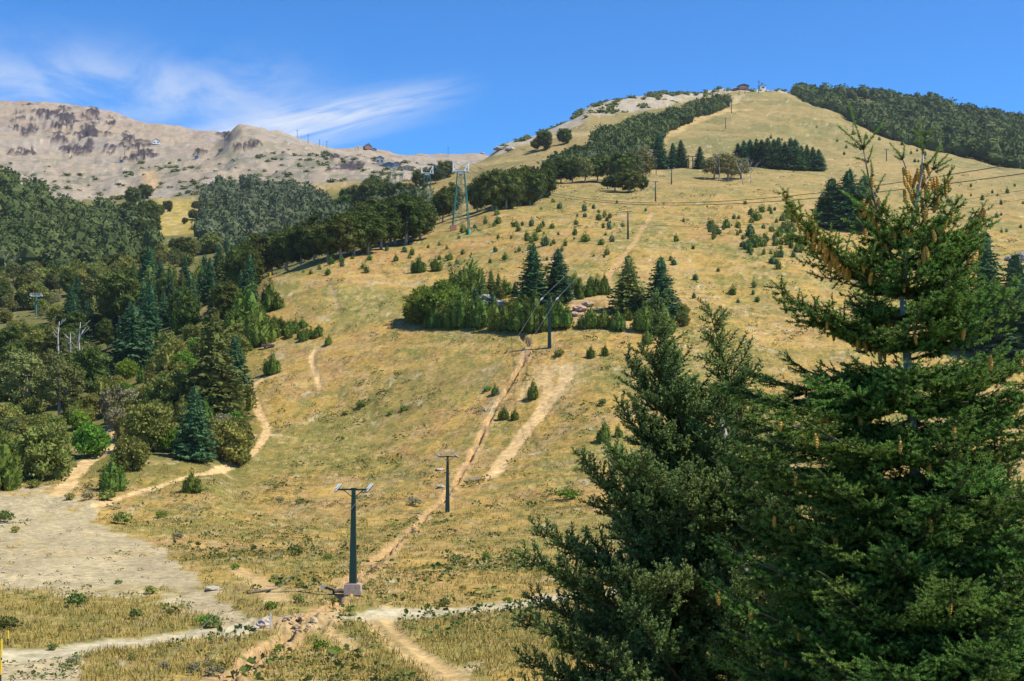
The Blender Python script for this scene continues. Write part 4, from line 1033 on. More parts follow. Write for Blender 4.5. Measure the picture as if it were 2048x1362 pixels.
def mass(name, label, cat, mat, templates, pos, hs, wd=(.85, 1.2)):
    vs, fs, n = [], [], 0
    which = R3.integers(0, len(templates), len(pos))
    for t, (tv, tf) in enumerate(templates):
        sel = np.where(which == t)[0]
        if len(sel) == 0: continue
        a = R3.uniform(0, 6.28, len(sel)); c, s = np.cos(a), np.sin(a)
        h = hs[sel]; w = h * R3.uniform(wd[0], wd[1], len(sel))
        x = (tv[None, :, 0] * c[:, None] - tv[None, :, 1] * s[:, None]) * w[:, None] + pos[sel, 0][:, None]
        y = (tv[None, :, 0] * s[:, None] + tv[None, :, 1] * c[:, None]) * w[:, None] + pos[sel, 1][:, None]
        z = tv[None, :, 2] * h[:, None] + pos[sel, 2][:, None]
        vs.append(np.stack([x, y, z], -1).reshape(-1, 3))
        fs.append((tf[None] + (np.arange(len(sel)) * len(tv))[:, None, None]).reshape(-1, 4) + n); n += len(sel) * len(tv)
    me = mesh_np(name, np.concatenate(vs), np.concatenate(fs), [mat])
    o = ob(name, me); tag(o, label, cat); structure(o, 'stuff')
    return o
def massleaf(name, dark, mid, light, scale):
    return leafmat(name, dark, mid, light, scale, .15, objvar=0.0)
M_WOOD = massleaf('far_beech_wood', (.036, .062, .020), (.078, .106, .034), (.130, .155, .050), .03)
M_WOODG = massleaf('far_grey_wood', (.048, .074, .034), (.092, .116, .056), (.150, .158, .098), .03)
M_SCRUB = massleaf('mountain_scrub', (0.079, 0.107, 0.031), (0.130, 0.156, 0.044), (0.202, 0.203, 0.066), .15)
M_HERB = massleaf('meadow_herbs', (0.064, 0.097, 0.021), (0.106, 0.133, 0.033), (0.170, 0.175, 0.055), .25)
M_GRASS = massleaf('dry_grass', (0.255, 0.198, 0.049), (0.357, 0.271, 0.072), (0.425, 0.340, 0.107), .35)
T_BEECH = [tmpl(84, .105, .36, .46, .48) for _ in range(6)]
T_BUSH = [tmpl(26, .42, .55, .5, .42) for _ in range(4)]
T_HERB = [tmpl(17, .38, .55, .45, .35, core=False) for _ in range(6)]
def poly_cells(poly, n, ymin, ymax, sepf):
    xs = [p[0] for p in poly]; ys = [p[1] for p in poly]; out = []
    t = 0; grid = set()
    while len(out) < n and t < n * 30:
        t += 1
        px, py = random.uniform(min(xs), max(xs)), random.uniform(min(ys), max(ys))
        if not in_poly(px, py, poly): continue
        g = ground_at(px, py, ymin)
        if g.y > ymax: continue
        c = (int(g.x / sepf), int(g.y / sepf))
        if c in grid: continue
        grid.add(c); out.append(g)
    return np.array(out)
p1 = poly_cells([(-60, 345), (0, 368), (60, 388), (140, 428), (240, 440), (300, 440), (310, 480), (300, 545), (150, 560), (0, 600), (-60, 600)], 520, 400, 1200, 8)
p2 = poly_cells([(408, 402), (440, 380), (490, 372), (560, 380), (640, 412), (668, 440), (560, 455), (430, 440), (405, 425)], 330, 800, 1500, 7)
p2b = poly_cells([(300, 480), (420, 440), (560, 455), (700, 440), (780, 430), (860, 420), (860, 470), (560, 520), (400, 510)], 260, 500, 1250, 9)
p2 = np.concatenate([p2, p2b])
def thin_(p, t=-.28): return p[fbm(p[:, 0] / 42, p[:, 1] / 60, 85, 3) > t]
def clear_(p): return p[~((np.abs(p[:, 0] / p[:, 1] * F + 1024 - 352) < 46) & (p[:, 1] > 720))]
p1, p2 = thin_(clear_(p1)), thin_(clear_(p2))
nr_ = p1[:, 1] < 640
T_FINE = [tmpl(170, .068, .36, .46, .48) for _ in range(5)]
mass('forest', 'upper dense dark forest on the far left valley side', 'forest', M_WOOD, T_BEECH, p1[~nr_], 5 + 11 * R3.random((~nr_).sum()) ** 1.5, (.9, 1.3))
mass('forest', 'lower bushy forest on the left valley side', 'forest', M_WOOD, T_FINE, p1[nr_], 4 + 8 * R3.random(nr_.sum()) ** 1.3, (.9, 1.4))
mass('forest', 'grey-green wood with bare trunks on the spur below the bare mountain', 'forest', M_WOODG, T_BEECH, p2, 6 + 11 * R3.random(len(p2)) ** 1.4, (.8, 1.2))
p3, _ = scatter_cells(9000, 900, 2000, (0, 1), 1600, 2140, cond=(rf > .6))
_c = {}
for q in p3: _c[(int(q[0] / 11), int(q[1] / 11))] = q
p3 = np.array(list(_c.values()))
mk = ((p3[:, 0] / p3[:, 1] * F + 1024 - 1730) / 45) ** 2 + ((p3[:, 1] - 1530) / 70) ** 2 > 1
p3 = thin_(p3[mk], -.36)
mass('forest', 'dark forest covering the hill at the upper right', 'forest', M_WOOD, T_BEECH, p3, 6 + 13 * R3.random(len(p3)) ** 1.4, (1.0, 1.6))
p4 = poly_cells([(1192, 287), (1240, 267), (1285, 252), (1359, 235), (1415, 212), (1448, 207), (1456, 212), (1440, 222), (1396, 240), (1330, 268), (1310, 300), (1250, 325), (1190, 345), (1100, 362), (1092, 352), (1150, 325), (1200, 305)], 460, 600, 1600, 8)
mass('forest', 'green wood climbing the left flank of the hill to its top', 'forest', M_WOOD, T_BEECH, p4, R3.uniform(6, 12, len(p4)), (.9, 1.4))
# trees one can tell apart in the clearing far left
for i, (px, py, h) in enumerate([(265, 410, 16), (292, 438, 14), (300, 447, 17), (320, 432, 9), (335, 424, 10), (385, 440, 8), (390, 420, 7), (412, 440, 14), (397, 443, 6), (255, 440, 15), (275, 455, 15), (300, 475, 16), (290, 490, 16), (370, 448, 5), (290, 398, 15), (1088, 300, 14), (1130, 288, 11), (1072, 300, 8)]):
    g = ground_at(px, py)
    r_ = plant('beechw', g, h, 'round dark tree in the grassy clearing below the bare mountain' if i < 15 else ('largest round tree on the grassy shoulder left of the hill', 'round tree right of the largest on the grassy shoulder', 'small bush left of the largest round tree on the shoulder')[i - 15], 'trees of the far clearing' if i < 15 else None)
    if i < 15: pend(r_, 'round dark tree', g, 'trees of the far clearing')
# scrub on mountain and hill top
def_sc = (bm > .5) & (scr > .6) & (Yf < 1850)
p5, _ = scatter_cells(14000, 1200, 2000, (0, 1), -20, 1000, cond=def_sc)
_c = {}
for q in p5: _c[(int(q[0] / 7), int(q[1] / 7))] = q
p5 = np.array(list(_c.values()))[:380]
st, _ = scatter_cells(6000, 950, 1600, (0, 1), 1000, 1640, cond=(stony > .6) & (fbm(Xf / 30, Yf / 30, 81, 3) > .0))
_c = {}
for q in st: _c[(int(q[0] / 9), int(q[1] / 9))] = q
p5 = np.concatenate([p5, np.array(list(_c.values()))[:420]])
mass('mountain_scrub', 'dark low scrub in patches on the bare mountain and hill top', 'scrub', M_SCRUB, T_BUSH, p5, R3.uniform(1.2, 3.2, len(p5)), (1.2, 2.4))
# herbs and low cushions in the meadow
hw = np.clip(.35 + .9 * fbm(Xf / 18, Yf / 18, 91, 3) + .3 * n2, .04, 1) * np.where(Yf < 125, .35, 1)
p6, k6 = scatter_cells(30000, 70, 420, (0,), -20, 1700, cond=(lf < .5), weight=hw)
p6 = p6[:9000]
mass('meadow_herbs', 'low olive herbs and cushions all over the dry meadow', 'herbs', M_HERB, T_HERB, p6, R3.uniform(.15, .42, len(p6)) * np.where(R3.random(len(p6)) < .16, 2.3, 1), (.9, 1.7))
p6b, k6b = scatter_cells(9000, 420, 1200, (0,), 860, 2060, weight=hw)
p6b = p6b[:800]
mass('meadow_herbs', 'low dark bushes dotted over the upper slopes', 'herbs', M_SCRUB, T_HERB, p6b, R3.uniform(.4, 1.1, len(p6b)), (1.0, 2.4))
# dry grass of the lower meadow
gw = np.clip(.6 + .5 * n1 + .4 * n2, .05, 1)
p7, k7 = scatter_cells(90000, 70, 330, (0,), -20, 1650, cond=(lf < .95) & (ym < .5), weight=gw)
n = len(p7); nb = 3
pp = np.repeat(p7, nb, axis=0) + np.concatenate([R3.normal(0, .22, (n * nb, 2)), np.zeros((n * nb, 1))], 1)
d = unit(np.concatenate([R3.normal(0, .35, (n * nb, 2)), np.ones((n * nb, 1))], 1))
w = unit(np.cross(d, rand_dirs(n * nb)))
hh = R3.uniform(.22, .55, n * nb) * np.repeat(.6 + .6 * R3.random(n), nb)
tri = np.stack([pp - w * .035, pp + w * .035, pp + d * hh[:, None]], 1).reshape(-1, 3)
me = mesh_np('dry_grass', tri, np.arange(n * nb * 3).reshape(-1, 3), [M_GRASS])
o = ob('dry_grass', me); tag(o, 'dry golden grass of the lower meadow', 'grass'); structure(o, 'stuff')
p9, _k = scatter_cells(3000, 70, 260, (3,), -20, 1000, weight=sstep(.2, .8, n2 + .5 * n1 + .3))
p9 = p9[:260]
mass('gravel_weeds', 'sparse dry weeds on the gravel yard', 'weeds', M_HERB, T_HERB, p9, R3.uniform(.12, .38, len(p9)), (.9, 1.7))
# stones on the gravel and along the trench
ST = [blob((0, 0, .3), (.6, .5, .42), 6, 4, .3) for _ in range(5)]
p8, k8 = scatter_cells(6000, 70, 260, (3, 4), -20, 1200)
p8 = p8[:800]
M_STONE = simple('pale_stone', (.42, .34, .24), .9, var=.3, scale=.6)
mass('loose_stones', 'pale loose stones strewn on the gravel yard and trench', 'stones', M_STONE, ST, p8, R3.uniform(.04, .12, len(p8)) * np.where(R3.random(len(p8)) < .08, 2.2, 1), (1, 1.5))
# ------------------------------------------------------------------ lift pylons, towers, cables
GREEN = simple('green_paint', (.005, .032, .020), .45, var=.2, scale=2)
TEALP = simple('teal_paint', (.035, .16, .13), .5, var=.25, scale=2)
GALV = simple('galvanised_steel', (.55, .57, .60), .45, .3, var=.12, scale=5)
WHITEP = simple('white_paint', (.75, .75, .74), .5, var=.08, scale=2)
DARKST = simple('dark_steel', (.05, .055, .06), .5, .4, var=.2, scale=4)
CONC = simple('concrete', (.36, .28, .22), .9, var=.2, scale=5, bump=.2)
BRICKM = simple('red_masonry', (.34, .17, .12), .9, var=.25, scale=3)
CABLE = simple('steel_cable', (.22, .23, .24), .5, .2, var=.1, scale=3)
CABLED = simple('dark_cable', (.03, .03, .03), .7, 0, var=.1, scale=3)
RUST = simple('rusty_steel', (.30, .15, .06), .8, .1, var=.3, scale=3)
def proj(p):
    vv = p[2] / p[1]; b = (vv * CP - SP) / (CP + vv * SP)
    return 1024 + F * p[0] / p[1] * (CP - b * SP), 681 - F * b

def mast_meshes():
    m = MB(); H = 8.0
    m.box((0, 0, H / 2 - .1), (.62, .62, H + .2), top=.5)
    arm = MB(); arm.box((0, 0, H + .06), (2.7, .14, .14)); arm.box((0, 0, H + .16), (.5, .3, .05))
    br = MB()
    for s in (-1, 1):
        br.tube([(s * .12, 0, H - .55), (s * .8, 0, H)], .035, 5)
    sh = MB()                                   # frame of the wheel set
    sh.box((0, .06, 0), (.05, 1.5, .10)); sh.box((.12, .06, 0), (.04, 1.5, .10)); sh.box((.06, .06, .16), (.18, .9, .04)); sh.box((.06, -.5, .10), (.04, .05, .3)); sh.box((.06, .6, .10), (.04, .05, .3))
    wh = MB(); n = 10
    vs = [(x, .15 * math.cos(2 * math.pi * k / n), .15 * math.sin(2 * math.pi * k / n)) for x in (.03, .1) for k in range(n)]
    wh.add(vs, [(k, (k + 1) % n, n + (k + 1) % n, n + k) for k in range(n)] + [tuple(range(n - 1, -1, -1)), tuple(range(n, 2 * n))])
    base = MB(); base.box((0, 0, .1), (1.35, 1.25, .85)); base.box((.02, 0, .55), (1.1, 1.0, .06))
    return m.mesh('mast', GREEN), arm.mesh('crossarm', GREEN), br.mesh('brace', GREEN), sh.mesh('sheave_frame', GALV), wh.mesh('wheel', DARKST), base.mesh('concrete_base', CONC)
MAST, ARM, BRACE, SHEAVE, WHEEL, CBASE = mast_meshes()
def lift_pylon(loc, H, label, az, tilt=0.0, base=False, group='pylons of the green lift line', wide=1.0):
    k = H / 8.0
    r = thing('lift_pylon', label, 'pylon', loc, az, (k * wide, k * wide, k), group)
    ob('mast', MAST, r); ob('crossarm', ARM, r); ob('brace', BRACE, r)
    for s in (-1, 1):
        a = ob('sheave_assembly', SHEAVE, r, (s * 1.3 - .06, 0, 8.2), (tilt, 0, -.38), .8)
        for q in (-.55, -.2, .2, .55): ob('wheel', WHEEL, a, (0, q + .06, -.08))
    if base: ob('concrete_base', CBASE, r, (0, 0, -.15))
    return r
LP = [(706, 1186, 992, 'nearest and tallest green lift pylon, standing on a concrete block'), (895, 1024, 915, 'second green lift pylon, standing beside the trench'), (1099, 696, 600, 'third green lift pylon, in front of the central meadow clump'), (1256, 478, 423, 'fourth lift pylon, on the open upper meadow'), (1311, 403, 363, 'fifth lift pylon, where the long cables cross'), (1343, 369, 336, 'sixth lift pylon, below the frames and firs'),
      (1377, 336, 310, 'seventh lift pylon, among the firs by the lift frames'), (1451, 257, 236, 'lone dark pylon in the middle of the upper hill slope'), (1463, 226, 204, 'dark pylon just above the hill road')]
heads = []
lpos = []
for px, b, t, lab in LP:
    g = ground_at(px, b); lpos.append((g, (b - t) * g.y / F, lab))
for i, (g, H, lab) in enumerate(lpos):
    nx = lpos[min(i + 1, len(lpos) - 1)][0]; pv = lpos[max(i - 1, 0)][0]
    az = -math.atan2(nx.x - pv.x, nx.y - pv.y)
    tl = [.5, -.3, .45, .3, .25, .25, .3, .3, .3][i]
    lift_pylon(g + Vector((0, 0, .35 if i == 0 else 0)), H, lab, az * .6, tl, base=(i == 0))
    k = H / 8
    heads.append([g + Vector((math.cos(az * .6) * s * 1.3 * k, math.sin(az * .6) * s * 1.3 * k, H + .3 * k + (.35 if i == 0 else 0))) for s in (-1, 1)])
def cable(a, b, sag, rad, mat, name, label, group=None, n=24):
    pts = []
    for i in range(n + 1):
        t = i / n; p = a.lerp(b, t); p.z -= sag * 4 * t * (1 - t); pts.append(p)
    m = MB(); m.tube(pts, rad, 5)
    o = ob(name, m.mesh('cable', mat, smooth=True)); tag(o, label, 'cable', group); return o
names = ['below the nearest pylon', 'between the first and second pylons', 'between the second and third pylons', 'between the third and fourth pylons', 'between the fourth and fifth pylons', 'between the fifth and sixth pylons']
for s in (0, 1):
    side = ('left', 'right')[s]
    low = P(190 + 90 * s, 1440, 62 + 2 * s)
    cable(low, heads[0][s], .6, .009, CABLE, 'lift_cable', side + ' lift cable running down to the bottom edge from the nearest pylon')
    for i in range(5):
        cable(heads[i][s], heads[i + 1][s], [.5, .3, .8, 1.2, 1.2][i], .013 + .006 * i, CABLE, 'lift_cable', side + ' lift cable ' + names[i + 1])
# frames of the upper lift station
for i, (px, b, t) in enumerate([(1306, 350, 300), (1380, 335, 312), (1391, 334, 312)]):
    g = ground_at(px, b); m = MB(); H = (b - t) * g.y / F
    for s in (-1, 1): m.box((s * 1.6, 0, H / 2), (.35, .35, H))
    m.box((0, 0, H - .2), (4.4, .35, .35)); m.box((0, 0, H * .6), (3.4, .2, .2))
    tag(ob('station_gantry', m.mesh('station_gantry', DARKST), None, g), ('leftmost dark lift frame at the mixed wood', 'left of two dark lift frames between the firs', 'right of two dark lift frames between the firs')[i], 'gantry', 'upper lift frames')
# lone poles far up
for px, b, t, lab in [(1773, 322, 298, 'thin pylon on the slope behind the coned fir top'), (1706, 262, 236, 'thin pylon on the far slope beside the fir leader'), (1490, 188, 176, 'short mast beside the summit station'), (1478, 189, 176, 'mast left of the summit station'), (1517, 187, 172, 'mast right of the summit station')]:
    g = ground_at(px, b); H = (b - t) * g.y / F
    r = thing('lift_pylon', lab, 'pylon', g, .3); m = MB(); m.tube([(0, 0, -.5), (0, 0, H)], [.35, .22], 6); ob('mast', m.mesh('mast', DARKST), r)
    m = MB(); m.box((0, 0, H), (3.4, .3, .3)); ob('crossarm', m.mesh('crossarm', DARKST), r)

# lattice towers of the big ropeway
def lattice_tower(px, y, base_py, top_py, label, far=False, arms=True):
    g = at_depth(px, y); zb = P(px, base_py, y).z; H = P(px, top_py, y).z - zb
    H0 = H * (.855 if arms else 1.0)             # height of the platform
    r = thing('lattice_tower', label, 'tower', Vector((g.x, y, zb)), .12, 1.0, 'lattice towers of the ropeway')
    W0, W1 = H * .125, H * .052
    def wz(z): return W0 + (W1 - W0) * z / H0
    for sx, sy in ((-1, -1), (1, -1), (1, 1), (-1, 1)):
        m = MB(); m.tube([(sx * wz(-1), sy * wz(-1), -1.0), (sx * W1, sy * W1, H0)], [.17, .13], 4); ob('leg', m.mesh('leg', TEALP), r)
    n = 7; zs = [H0 * (1 - (1 - i / n) ** 1.15) for i in range(n + 1)]
    for i in range(n):
        m = MB(); z0, z1 = zs[i], zs[i + 1]; a, b = wz(z0), wz(z1)
        for (x0, y0), (x1, y1) in (((-1, -1), (1, -1)), ((1, -1), (1, 1)), ((1, 1), (-1, 1)), ((-1, 1), (-1, -1))):
            m.tube([(x0 * b, y0 * b, z1), (x1 * b, y1 * b, z1)], .06, 4)
            m.tube([(x0 * a, y0 * a, z0), (x1 * b, y1 * b, z1)], .055, 4)
            if i % 2 == 0: m.tube([(x1 * a, y1 * a, z0), (x0 * b, y0 * b, z1)], .055, 4)
        ob('bracing', m.mesh('bracing', TEALP), r)
    m = MB()
    for s in (-.28, .28): m.tube([(s, 0, 0), (s, 0, H0)], .06, 4)
    for k in range(26): m.box((0, 0, H0 * (k + .5) / 26), (.6, .08, .08))
    ob('ladder', m.mesh('ladder', RUST), r)
    pw = H * .118
    m = MB(); m.box((0, 0, H0 + .2), (pw * 2.1, 1.3, .4)); m.box((0, 0, H0 - .5), (pw * .9, 1.6, .5)); m.box((-pw, 0, H0 + .1), (.7, 2.6, .5)); m.box((pw, 0, H0 + .1), (.7, 2.6, .5))
    ob('platform', m.mesh('platform', GALV), r)
    if arms:
        for s in (-1, 1):
            m = MB(); ex = s * pw * .98
            m.box((ex, 0, (H0 + H) / 2 + .3), (.42, .42, H - H0)); ob('upright', m.mesh('upright', WHITEP), r)
            m = MB()
            if s > 0:
                m.tube([(ex * .45, 0, H0 + .4), (ex, 0, H + .1)], .24, 5); m.box((ex, 0, H + .25), (1.0, .4, .3))
            else:
                m.box((ex, 0, H + .2), (.7, .4, .25)); m.tube([(ex, 0, H * .93), (ex * .72, .9, H0 + .4)], .15, 5)
            ob('arm', m.mesh('arm', WHITEP), r)
    if not far:
        m = MB(); m.box((-wz(0), -wz(0), -.5), (2.0, 1.6, 2.0)); ob('footing', m.mesh('footing', BRICKM), r)
        m = MB(); m.box((wz(0), -wz(0), -.9), (1.4, 1.2, 1.6)); ob('footing', m.mesh('footing', CONC), r)
    return r, Vector((g.x, y, zb)), H, pw
T1, tb, TH, TW = lattice_tower(921, 480, 456, 325, 'tall green lattice ropeway tower with white arms on the meadow edge')
T2, tb2, TH2, TW2 = lattice_tower(853, 700, 430, 333, 'second lattice tower with white arms, behind the beech row', far=True)
lattice_tower(801, 1050, 388, 346, 'small dark lattice tower below the ridge buildings', far=True, arms=False)
lattice_tower(786, 1250, 370, 336, 'faint thin lattice tower just left of the small dark one', far=True, arms=False)
# long ropeway cables: from the tower towards the viewer's right, and up to the next tower
topL = tb + Vector((-TW * .98, 0, TH + .3)); topR = tb + Vector((TW * .98, 0, TH + .3))
rows_ = [(topR, P(2330, 272, 120), 9.5, .045, 'upper thick ropeway cable sweeping to the right edge'), (topL, P(2330, 304, 120), 9.0, .045, 'lower thick ropeway cable sweeping to the right edge'),
         (tb + Vector((TW, 0, TH * .86)), P(2330, 328, 120), 11.0, .02, 'thin haulage cable below the thick ropeway cables'), (tb + Vector((-TW, 0, TH * .86)), P(2330, 344, 200), 13.0, .02, 'lowest thin haulage cable crossing behind the coned fir')]
for a, b, sg, rr, lab in rows_: cable(a, b, sg, rr, CABLED, 'ropeway_cable', lab, None, 48)
for s in (-1, 1):
    cable(tb + Vector((s * TW * .98, 0, TH + .3)), tb2 + Vector((s * TW2 * .98, 0, TH2 + .3)), 3, .05, CABLE, 'ropeway_cable', ('left' if s < 0 else 'right') + ' ropeway cable between the two lattice towers')
# chairlift pylons in the valley
def chair_pylon(px, b, t, label, wide=3.2, mat=TEALP):
    g = ground_at(px, b); H = (b - t) * g.y / F
    r = thing('chairlift_pylon', label, 'pylon', g, .15, 1.0, 'chairlift pylons in the valley')
    m = MB(); m.tube([(0, 0, -.5), (0, 0, H)], [.42, .36], 8); ob('mast', m.mesh('mast', mat), r)
    m = MB(); m.box((0, 0, H), (wide * 1.3, .4, .35)); ob('crossarm', m.mesh('crossarm', GALV), r)
    for s in (-1, 1):
        m = MB(); m.box((s * wide * .6, 0, H + .2), (.5, 3.4, .35)); m.box((s * wide * .6, 0, H + .9), (.1, 3.4, .1)); m.box((s * wide * .6, -1.6, H + .5), (.1, .1, .9)); m.box((s * wide * .6, 1.6, H + .5), (.1, .1, .9)); ob('sheave_assembly', m.mesh('sheave_assembly', GALV), r)
    m = MB()
    for z in (.75, 1.1): m.box((0, -.25, H + z), (wide * 1.2, .08, .08))
    for k in range(5): m.box((wide * (-.6 + .3 * k), -.25, H + .6), (.07, .07, 1.0))
    ob('railing', m.mesh('railing', GALV), r)
    return r, g, H
cp = []
for px, b, t, lab in [(72, 630, 592, 'green chairlift pylon with a wide grey head in the left valley'), (570, 448, 430, 'left far chairlift pylon below the grey wood'), (603, 440, 415, 'middle far chairlift pylon below the grey wood'), (636, 432, 398, 'right far chairlift pylon below the grey wood')]:
    cp.append(chair_pylon(px, b, t, lab, 3.2 if px < 100 else 4.2))

# ------------------------------------------------------------------ buildings far up
WOODR = simple('red_brown_boards', (.17, .07, .045), .8, var=.2, scale=.8)
STONEW = simple('grey_stone_wall', (.30, .28, .26), .9, var=.25, scale=.8)
WHITEW = simple('white_wall', (.70, .69, .66), .8, var=.08, scale=.5)
TANW = simple('tan_wall', (.55, .38, .26), .8, var=.15, scale=.5)
ROOFD = simple('dark_roof', (.045, .05, .06), .6, var=.2, scale=.5)
ROOFW = simple('white_roof', (.75, .74, .70), .6, var=.06, scale=.5)
ROOFB = simple('blue_panels', (.05, .13, .32), .5, var=.15, scale=.5)
GLASS, gnt, gb = nodes('dark_window_glass'); gb.inputs['Base Color'].default_value = (.03, .04, .055, 1); gb.inputs['Roughness'].default_value = .08
def house(px, y, py, w, dpt, h, label, wall, roof, roofh=1.0, rz=0.0, nwin=3, flat=False, stilts=0.0, name='mountain_hut', over=.5, dormers=0):
    g = P(px, py, y)
    gz = ground_z(g.x, g.y)
    r = thing(name, label, 'building', Vector((g.x, g.y, gz - .3)), rz)
    z0 = stilts
    m = MB(); m.box((0, 0, z0 + h / 2), (w, dpt, h))
    if not flat: m.add([(-w / 2, -dpt / 2, z0 + h), (w / 2, -dpt / 2, z0 + h), (0, -dpt / 2, z0 + h + roofh), (-w / 2, dpt / 2, z0 + h), (w / 2, dpt / 2, z0 + h), (0, dpt / 2, z0 + h + roofh)], [(0, 1, 2), (4, 3, 5)])
    ob('wall', m.mesh('wall', wall), r)
    m = MB()
    if flat: m.box((0, 0, z0 + h + .2), (w + over * 2, dpt + over * 2, .4))
    else:
        e = over; t = .3
        for s in (-1, 1):
            sl = roofh / (w / 2); x0, x1 = s * (w / 2 + e), 0; zz0, zz1 = z0 + h - e * sl, z0 + h + roofh
            m.add([(x0, -dpt / 2 - e, zz0), (x1, -dpt / 2 - e, zz1), (x1, dpt / 2 + e, zz1), (x0, dpt / 2 + e, zz0), (x0, -dpt / 2 - e, zz0 + t), (x1, -dpt / 2 - e, zz1 + t), (x1, dpt / 2 + e, zz1 + t), (x0, dpt / 2 + e, zz0 + t)],
                  [(0, 1, 2, 3), (7, 6, 5, 4), (0, 4, 5, 1), (1, 5, 6, 2), (2, 6, 7, 3), (3, 7, 4, 0)])
    ob('roof', m.mesh('roof', roof), r)
    for k in range(nwin):
        x = w * ((k + .5) / nwin - .5)
        m = MB(); m.box((x, -dpt / 2 - .03, z0 + h * .55), (w / nwin * .6, .12, h * .38)); wi = ob('window', m.mesh('window', WHITEP), r)
        m = MB(); m.box((x, -dpt / 2 - .10, z0 + h * .55), (w / nwin * .5, .06, h * .32)); ob('pane', m.mesh('pane', GLASS), wi)
    if stilts:
        for sx in (-1, 0, 1):
            m = MB(); m.box((sx * w * .42, -dpt * .3, z0 / 2 - 1), (.8, .8, z0 + 2)); ob('pillar', m.mesh('pillar', CONC), r)
    return r
house(735, 2280, 305, 12, 9, 5, 'red-brown refuge with a steep dark roof on the ridge line', WOODR, ROOFD, 5, .5, 3)
house(747, 2278, 305, 9, 6, 2.5, 'low red annex right of the ridge refuge', WOODR, ROOFD, 2, .3, 2)
house(760, 1560, 328, 8.5, 8, 8.5, 'tall station block with a white curved roof left of the ridge restaurant', STONEW, ROOFW, 2.2, .1, 2, name='station_building')
house(780, 1560, 328, 13, 9, 4.5, 'blue-grey middle wing of the ridge station', ROOFB, ROOFD, 2, -.1, 4, name='station_building')
house(795, 1545, 329, 9, 8, 5, 'glazed block at the right of the ridge station', STONEW, ROOFD, 1.5, 0, 3, name='station_building')
house(815, 1530, 335, 17, 8, 3, 'long low dark-roofed shed right of the ridge station', TANW, ROOFD, 1.5, -.15, 4, name='station_building')
house(312, 2000, 303, 10, 8, 4.5, 'hut with a dark roof on the crag below the bare peak', WHITEW, ROOFD, 3, .3, 2)
house(185, 1780, 338, 4, 3, 2.4, 'leftmost tiny blue hut on the mountain flank', ROOFB, ROOFB, 1, 0, 1)
house(243, 1760, 338, 4, 3, 2.4, 'middle tiny blue hut on the mountain flank', ROOFB, ROOFB, 1, 0, 1)
house(393, 1760, 333, 4, 3.4, 3.2, 'rightmost blue hut on the mountain flank', ROOFB, ROOFB, 1, .2, 1)
house(612, 1010, 436, 9, 6, 3, 'small white-roofed hut in the far trees', STONEW, ROOFW, 1.6, .3, 2)
house(1486, 1515, 187, 11, 8, 4.5, 'dark red summit lift station on the hill top', WOODR, ROOFD, 1.6, .15, 4, name='summit_station')
house(1473, 1515, 189, 7, 6, 2, 'low open shelter left of the summit station', WOODR, ROOFW, 1.0, .1, 2, name='summit_station')
house(1525, 1575, 181, 6, 5, 4.5, 'small white cabin with masts on the stony summit', WHITEW, ROOFD, 1.2, .1, 1, name='summit_cabin')
for px, H, lab in [(1524, 11, 'tall antenna mast on the summit'), (1530, 9, 'shorter antenna mast on the summit')]:
    g = at_depth(px, 1578); m = MB(); m.tube([(0, 0, -.5), (0, 0, H)], .28, 6); m.box((0, 0, H * .85), (2.4, .3, .5)); m.box((0, 0, H * .6), (1.2, .3, .5))
    tag(ob('antenna_mast', m.mesh('antenna_mast', DARKST), None, g), lab, 'antenna')
# pylons along the ridge line
for i, (px, y, H) in enumerate([(612, 1900, 13), (635, 1900, 12), (590, 2000, 12), (650, 1850, 12), (708, 2200, 14), (713, 2200, 16), (895, 2250, 13), (242, 1850, 13), (270, 1800, 12), (275, 1780, 12)]):
    g = at_depth(px, y); m = MB(); m.tube([(0, 0, -1), (0, 0, H)], .3, 5); m.box((0, 0, H), (3.4, .4, .35))
    tag(ob('ridge_pylon', m.mesh('ridge_pylon', DARKST), None, g), 'thin lift pylon on the bare mountain and its ridge', 'pylon', 'thin pylons on the bare mountain')

# ------------------------------------------------------------------ small things on the slope
ROCKM = simple('grey_rock', (.27, .245, .225), .9, var=.35, scale=1.4, bump=.6)
ROCKP = simple('pale_rock', (.37, .315, .25), .9, var=.25, scale=1.4, bump=.6)
def rock(px, py, w, h, label, mat=ROCKM, y=None, name='boulder', sx=1.0):
    g = ground_at(px, py) if y is None else P(px, py, y)
    rr = random.Random(px * 7 + py)
    nu, nv = 12, 8; vs = []
    sd = rr.random() * 50
    for i in range(nv + 1):
        th = math.pi * i / nv
        for k in range(nu):
            ph = 2 * math.pi * k / nu
            dx, dy, dz = math.sin(th) * math.cos(ph), math.sin(th) * math.sin(ph), math.cos(th)
            q = 1 + .30 * float(perlin(dx * 1.6 + sd, dy * 1.6 + dz * 1.3, 3)) + .16 * float(perlin(dx * 4 + sd, dy * 4 + dz * 3, 5))
            q = round(q * 7) / 7 * .5 + q * .5
            vs.append((dx * w / 2 * q * sx, dy * w / 2 * q, dz * h / 2 * q + h * .3))
    m = MB(); m.add(vs, [(i * nu + k, (i + 1) * nu + k, (i + 1) * nu + (k + 1) % nu, i * nu + (k + 1) % nu) for i in range(nv) for k in range(nu)])
    return tag(ob(name, m.mesh('boulder', mat), None, g, (0, 0, rr.random() * 3)), label, 'rock')
rock(528, 1255, 1.0, .75, 'pale boulder at the path crossing beside the grey post', ROCKP)
rock(508, 1260, .7, .35, 'flat pale stone left of the boulder at the crossing', ROCKP)
rock(425, 1180, 1.2, .4, 'low pale stone in the russet grass below the gravel yard', ROCKP)
rock(-6, 725, 5.5, 7.5, 'pale boulder cut by the left edge among the dark trees', ROCKM)
